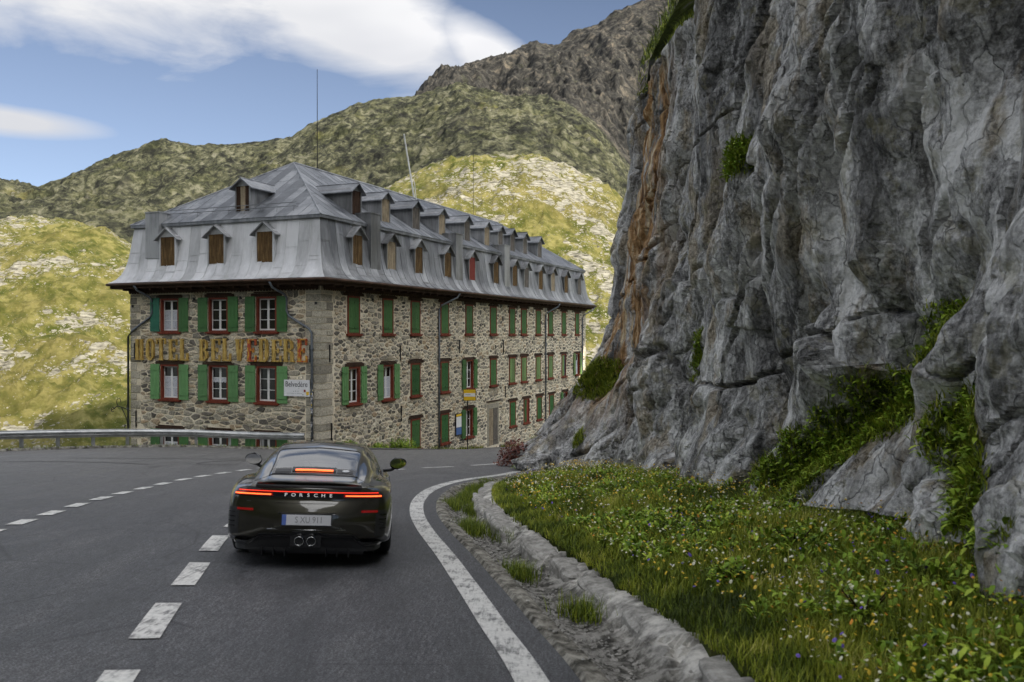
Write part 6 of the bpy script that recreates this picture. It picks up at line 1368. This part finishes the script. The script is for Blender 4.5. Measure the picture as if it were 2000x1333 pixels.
# broad leaves
def leaves(P, L_, W_, el, az_, tone):
    n = len(P); dx_, dy_ = np.cos(az_) * np.cos(el), np.sin(az_) * np.cos(el); dz_ = np.sin(el); sx_, sy_ = -np.sin(az_), np.cos(az_); rows = []
    for t, w, dr in ((0, .25, 0), (.35, 1, -.02), (.7, .8, -.1)):
        c = P + np.stack([dx_, dy_, dz_], -1) * (L_ * t)[:, None]; c[:, 2] += dr * L_
        for s in (-1, 1): r = c + np.stack([sx_, sy_, 0 * sx_], -1) * (s * w * W_ * .5)[:, None]; r[:, 2] += .15 * W_ * w; rows.append(r)
    c = P + np.stack([dx_, dy_, dz_], -1) * L_[:, None]; c[:, 2] -= .28 * L_; rows.append(c)
    V = np.stack(rows, 1); tri = np.array([(0, 1, 3), (0, 3, 2), (2, 3, 5), (2, 5, 4), (4, 5, 6)]); return V.reshape(-1, 3), ((np.arange(n) * 7)[:, None, None] + tri[None]).reshape(-1, 3), np.repeat(tone, 7)
X, Y, Zq, d = vergepts(3600, 3.0, 30, 1.8, 1.3); pk = fbm(X / 1.6, Y / 1.6, 0, 2, seed=210) > -.25; X, Y, Zq = X[pk], Y[pk], Zq[pk]
k = 9; n = len(X); Pq = np.repeat(np.stack([X, Y, Zq], -1), k, 0); Pq[:, 2] += rg.uniform(0, .16, len(Pq)); Pq[:, :2] += rg.normal(0, .03, (len(Pq), 2)); sc_ = np.repeat(rg.uniform(.6, 1.3, n), k)
LV = leaves(Pq, .095 * sc_, .032 * sc_, rg.uniform(.2, 1.25, len(Pq)), rg.uniform(0, 6.28, len(Pq)), np.clip(rg.normal(.5, .22, len(Pq)) + np.repeat(rg.normal(0, .15, n), k), 0, 1))
LG = [leaves(p, .10 * q, .04 * q, rg.uniform(-.2, 1.1, len(p)), rg.uniform(1.6, 4.7, len(p)), np.clip(rg.normal(.55, .22, len(p)), 0, 1)) for p, q in gl_]
gobj('ledge_herbs', LG, LEAF, 'leafy herbs growing in the gully and cracks of the cliff')
gobj('broad_leaved_plants', [LV], LEAF, 'broad leaved herbs scattered through the meadow grass')
# flower heads with stems
for kx, (nm, n, mt, lo, hi, sz) in enumerate((('white_flowers', 2300, 0, .14, .30, .010), ('yellow_flowers', 2600, 1, .12, .28, .010), ('violet_flowers', 300, 2, .10, .22, .012), ('orange_flowers', 330, 3, .12, .26, .009))):
    X, Y, Zq, d = vergepts(n * 2, 3.2, 31, 1.6, 1.25); cl_ = fbm(X / 1.1, Y / 1.1, 0, 3, seed=220 + kx); q = np.argsort(-(cl_ + rg.normal(0, .25, len(X))))[:n]; X, Y, Zq = X[q], Y[q], Zq[q]; n2 = len(X)
    hh = rg.uniform(lo, hi, n2); s = sz * rg.uniform(.6, 1.5, n2) * np.interp(Y, [4, 25], [.9, 1.5]); ox, oy = rg.normal(0, .02, (2, n2)); V = []; K_ = 6
    c = np.stack([X + ox, Y + oy, Zq + hh], -1); tl_ = rg.normal(0, .5, (2, n2)); rows = [c + np.array([0, 0, .35])[None] * s[:, None]]
    for j in range(K_):
        a_ = 2 * np.pi * j / K_; x_, y_ = np.cos(a_) * s, np.sin(a_) * s; rows.append(c + np.stack([x_, y_, tl_[0] * x_ + tl_[1] * y_], -1))
    rows.append(c - np.array([0, 0, .5])[None] * s[:, None])
    Vv = np.stack(rows, 1).reshape(-1, 3); tri = np.array([(0, 1 + j, 1 + (j + 1) % K_) for j in range(K_)] + [(K_ + 1, 1 + (j + 1) % K_, 1 + j) for j in range(K_)])
    Fq = ((np.arange(n2) * (K_ + 2))[:, None, None] + tri[None]).reshape(-1, 3)
    st_ = blades(np.stack([X, Y, Zq], -1), hh, .005, 0.05, np.full(n2, .4), 300 + kx); nb = len(Vv)
    Va = np.concatenate([Vv, st_[0]]); Fa = np.concatenate([Fq, st_[1] + nb]); mi = np.concatenate([np.zeros(len(Fq)), np.ones(len(st_[1]))])
    o = npmesh(nm, Va, Fa, [FLW[mt], GRASS], smooth=False, mi=mi, attrs={'tone': np.full(len(Va), .4)}); tag(o, nm.replace('_', ' ') + ' dotted over the grassy bank', 'flowers', kind='stuff')
# shrubs as things
def shrub(c, rx, ry, rz_, n, mat, lbl, ls=.06, stem=True, grp=None, name='shrub'):
    u = rg.normal(0, 1, (n, 3)); u /= np.linalg.norm(u, axis=1)[:, None]; u[:, 2] = np.abs(u[:, 2]); rr = rg.random(n) ** .45 * (1 + .25 * vnoise(u[:, 0] * 2.3 + c[0], u[:, 1] * 2.3, u[:, 2] * 2.3)); Pq = u * np.array([rx, ry, rz_]) * rr[:, None]
    V, Fq, T = leaves(Pq, np.full(n, ls) * rg.uniform(.6, 1.4, n), np.full(n, ls * .45), rg.uniform(-.2, 1.2, n), rg.uniform(0, 6.28, n), np.clip(rg.normal(.5, .25, n), 0, 1))
    root = empty(name, c); tag(root, lbl, 'shrub', grp); npmesh('foliage', V, Fq, mat, root, False, attrs={'tone': T})
    mb = MB()
    for k in range(7): a_ = k * .9; mb.tube([(0, 0, -.05), (rx * .35 * math.cos(a_), ry * .35 * math.sin(a_), rz_ * .45), (rx * .7 * math.cos(a_), ry * .7 * math.sin(a_), rz_ * .85)], .012, 5, taper=.4)
    mb.build('stems', W_dark, root); return root
def wallp(s, o=.3): p = fs(s, o, 0); return (p[0], p[1], float(hroad(p[0], p[1])) + .08)
shrub((.15, 26.2, float(hroad(.15, 26.2))), .62, .6, .78, 2000, HEATH, 'reddish brown heath bush at the road edge by the cliff toe', .10)
shrub((.45, 25.0, float(hroad(.45, 25))), .45, .4, .34, 700, LEAF, 'low green bush in front of the reddish heath bush', .07)
for s, rx, rz_, lbl in ((1.6, .55, .40, 'small weed bush against the wall just right of the front corner'), (4.3, .45, .30, 'low weed bush under the first side windows'), (6.0, .8, .55, 'widest weed bush at the wall, left of the green cellar door'), (7.0, .5, .62, 'taller weed bush close beside the green cellar door'), (25.0, .9, .75, 'weed bush at the far part of the long wall by the pavement')):
    shrub(wallp(s), rx, .35, rz_, int(900 * rx), LEAF, lbl, .11)
shrub((3.0, 24.7, -.7), .5, .5, .4, 700, LEAF, 'green bush growing on the lower toe of the cliff', .07)
for k, (X_, Y_, s_) in enumerate(((2.5, 6.2, .22), (1.9, 7.6, .20), (2.7, 8.4, .24), (3.1, 9.8, .22), (2.3, 9.5, .2))):
    dq, _a = edist(np.array([X_]), np.array([Y_])); shrub((X_, Y_, float(hroad(X_, Y_) + bank(dq, np.array([X_]), np.array([Y_]))[0])), s_, s_, s_ * 1.1, 230, LEAF, ['leafy light green plant nearest the camera in the flower bank', 'leafy plant in the middle of the near flower bank', 'leafy plant close to the boulders at the right', 'leafy plant at the foot of the cliff gully', 'leafy plant half way up the flower bank'][k], .085, name='leafy_plant')
for o in bpy.data.objects:
    if o.get('category') == 'shrub' and o.name.startswith('leafy_plant'): o['category'] = 'plant'
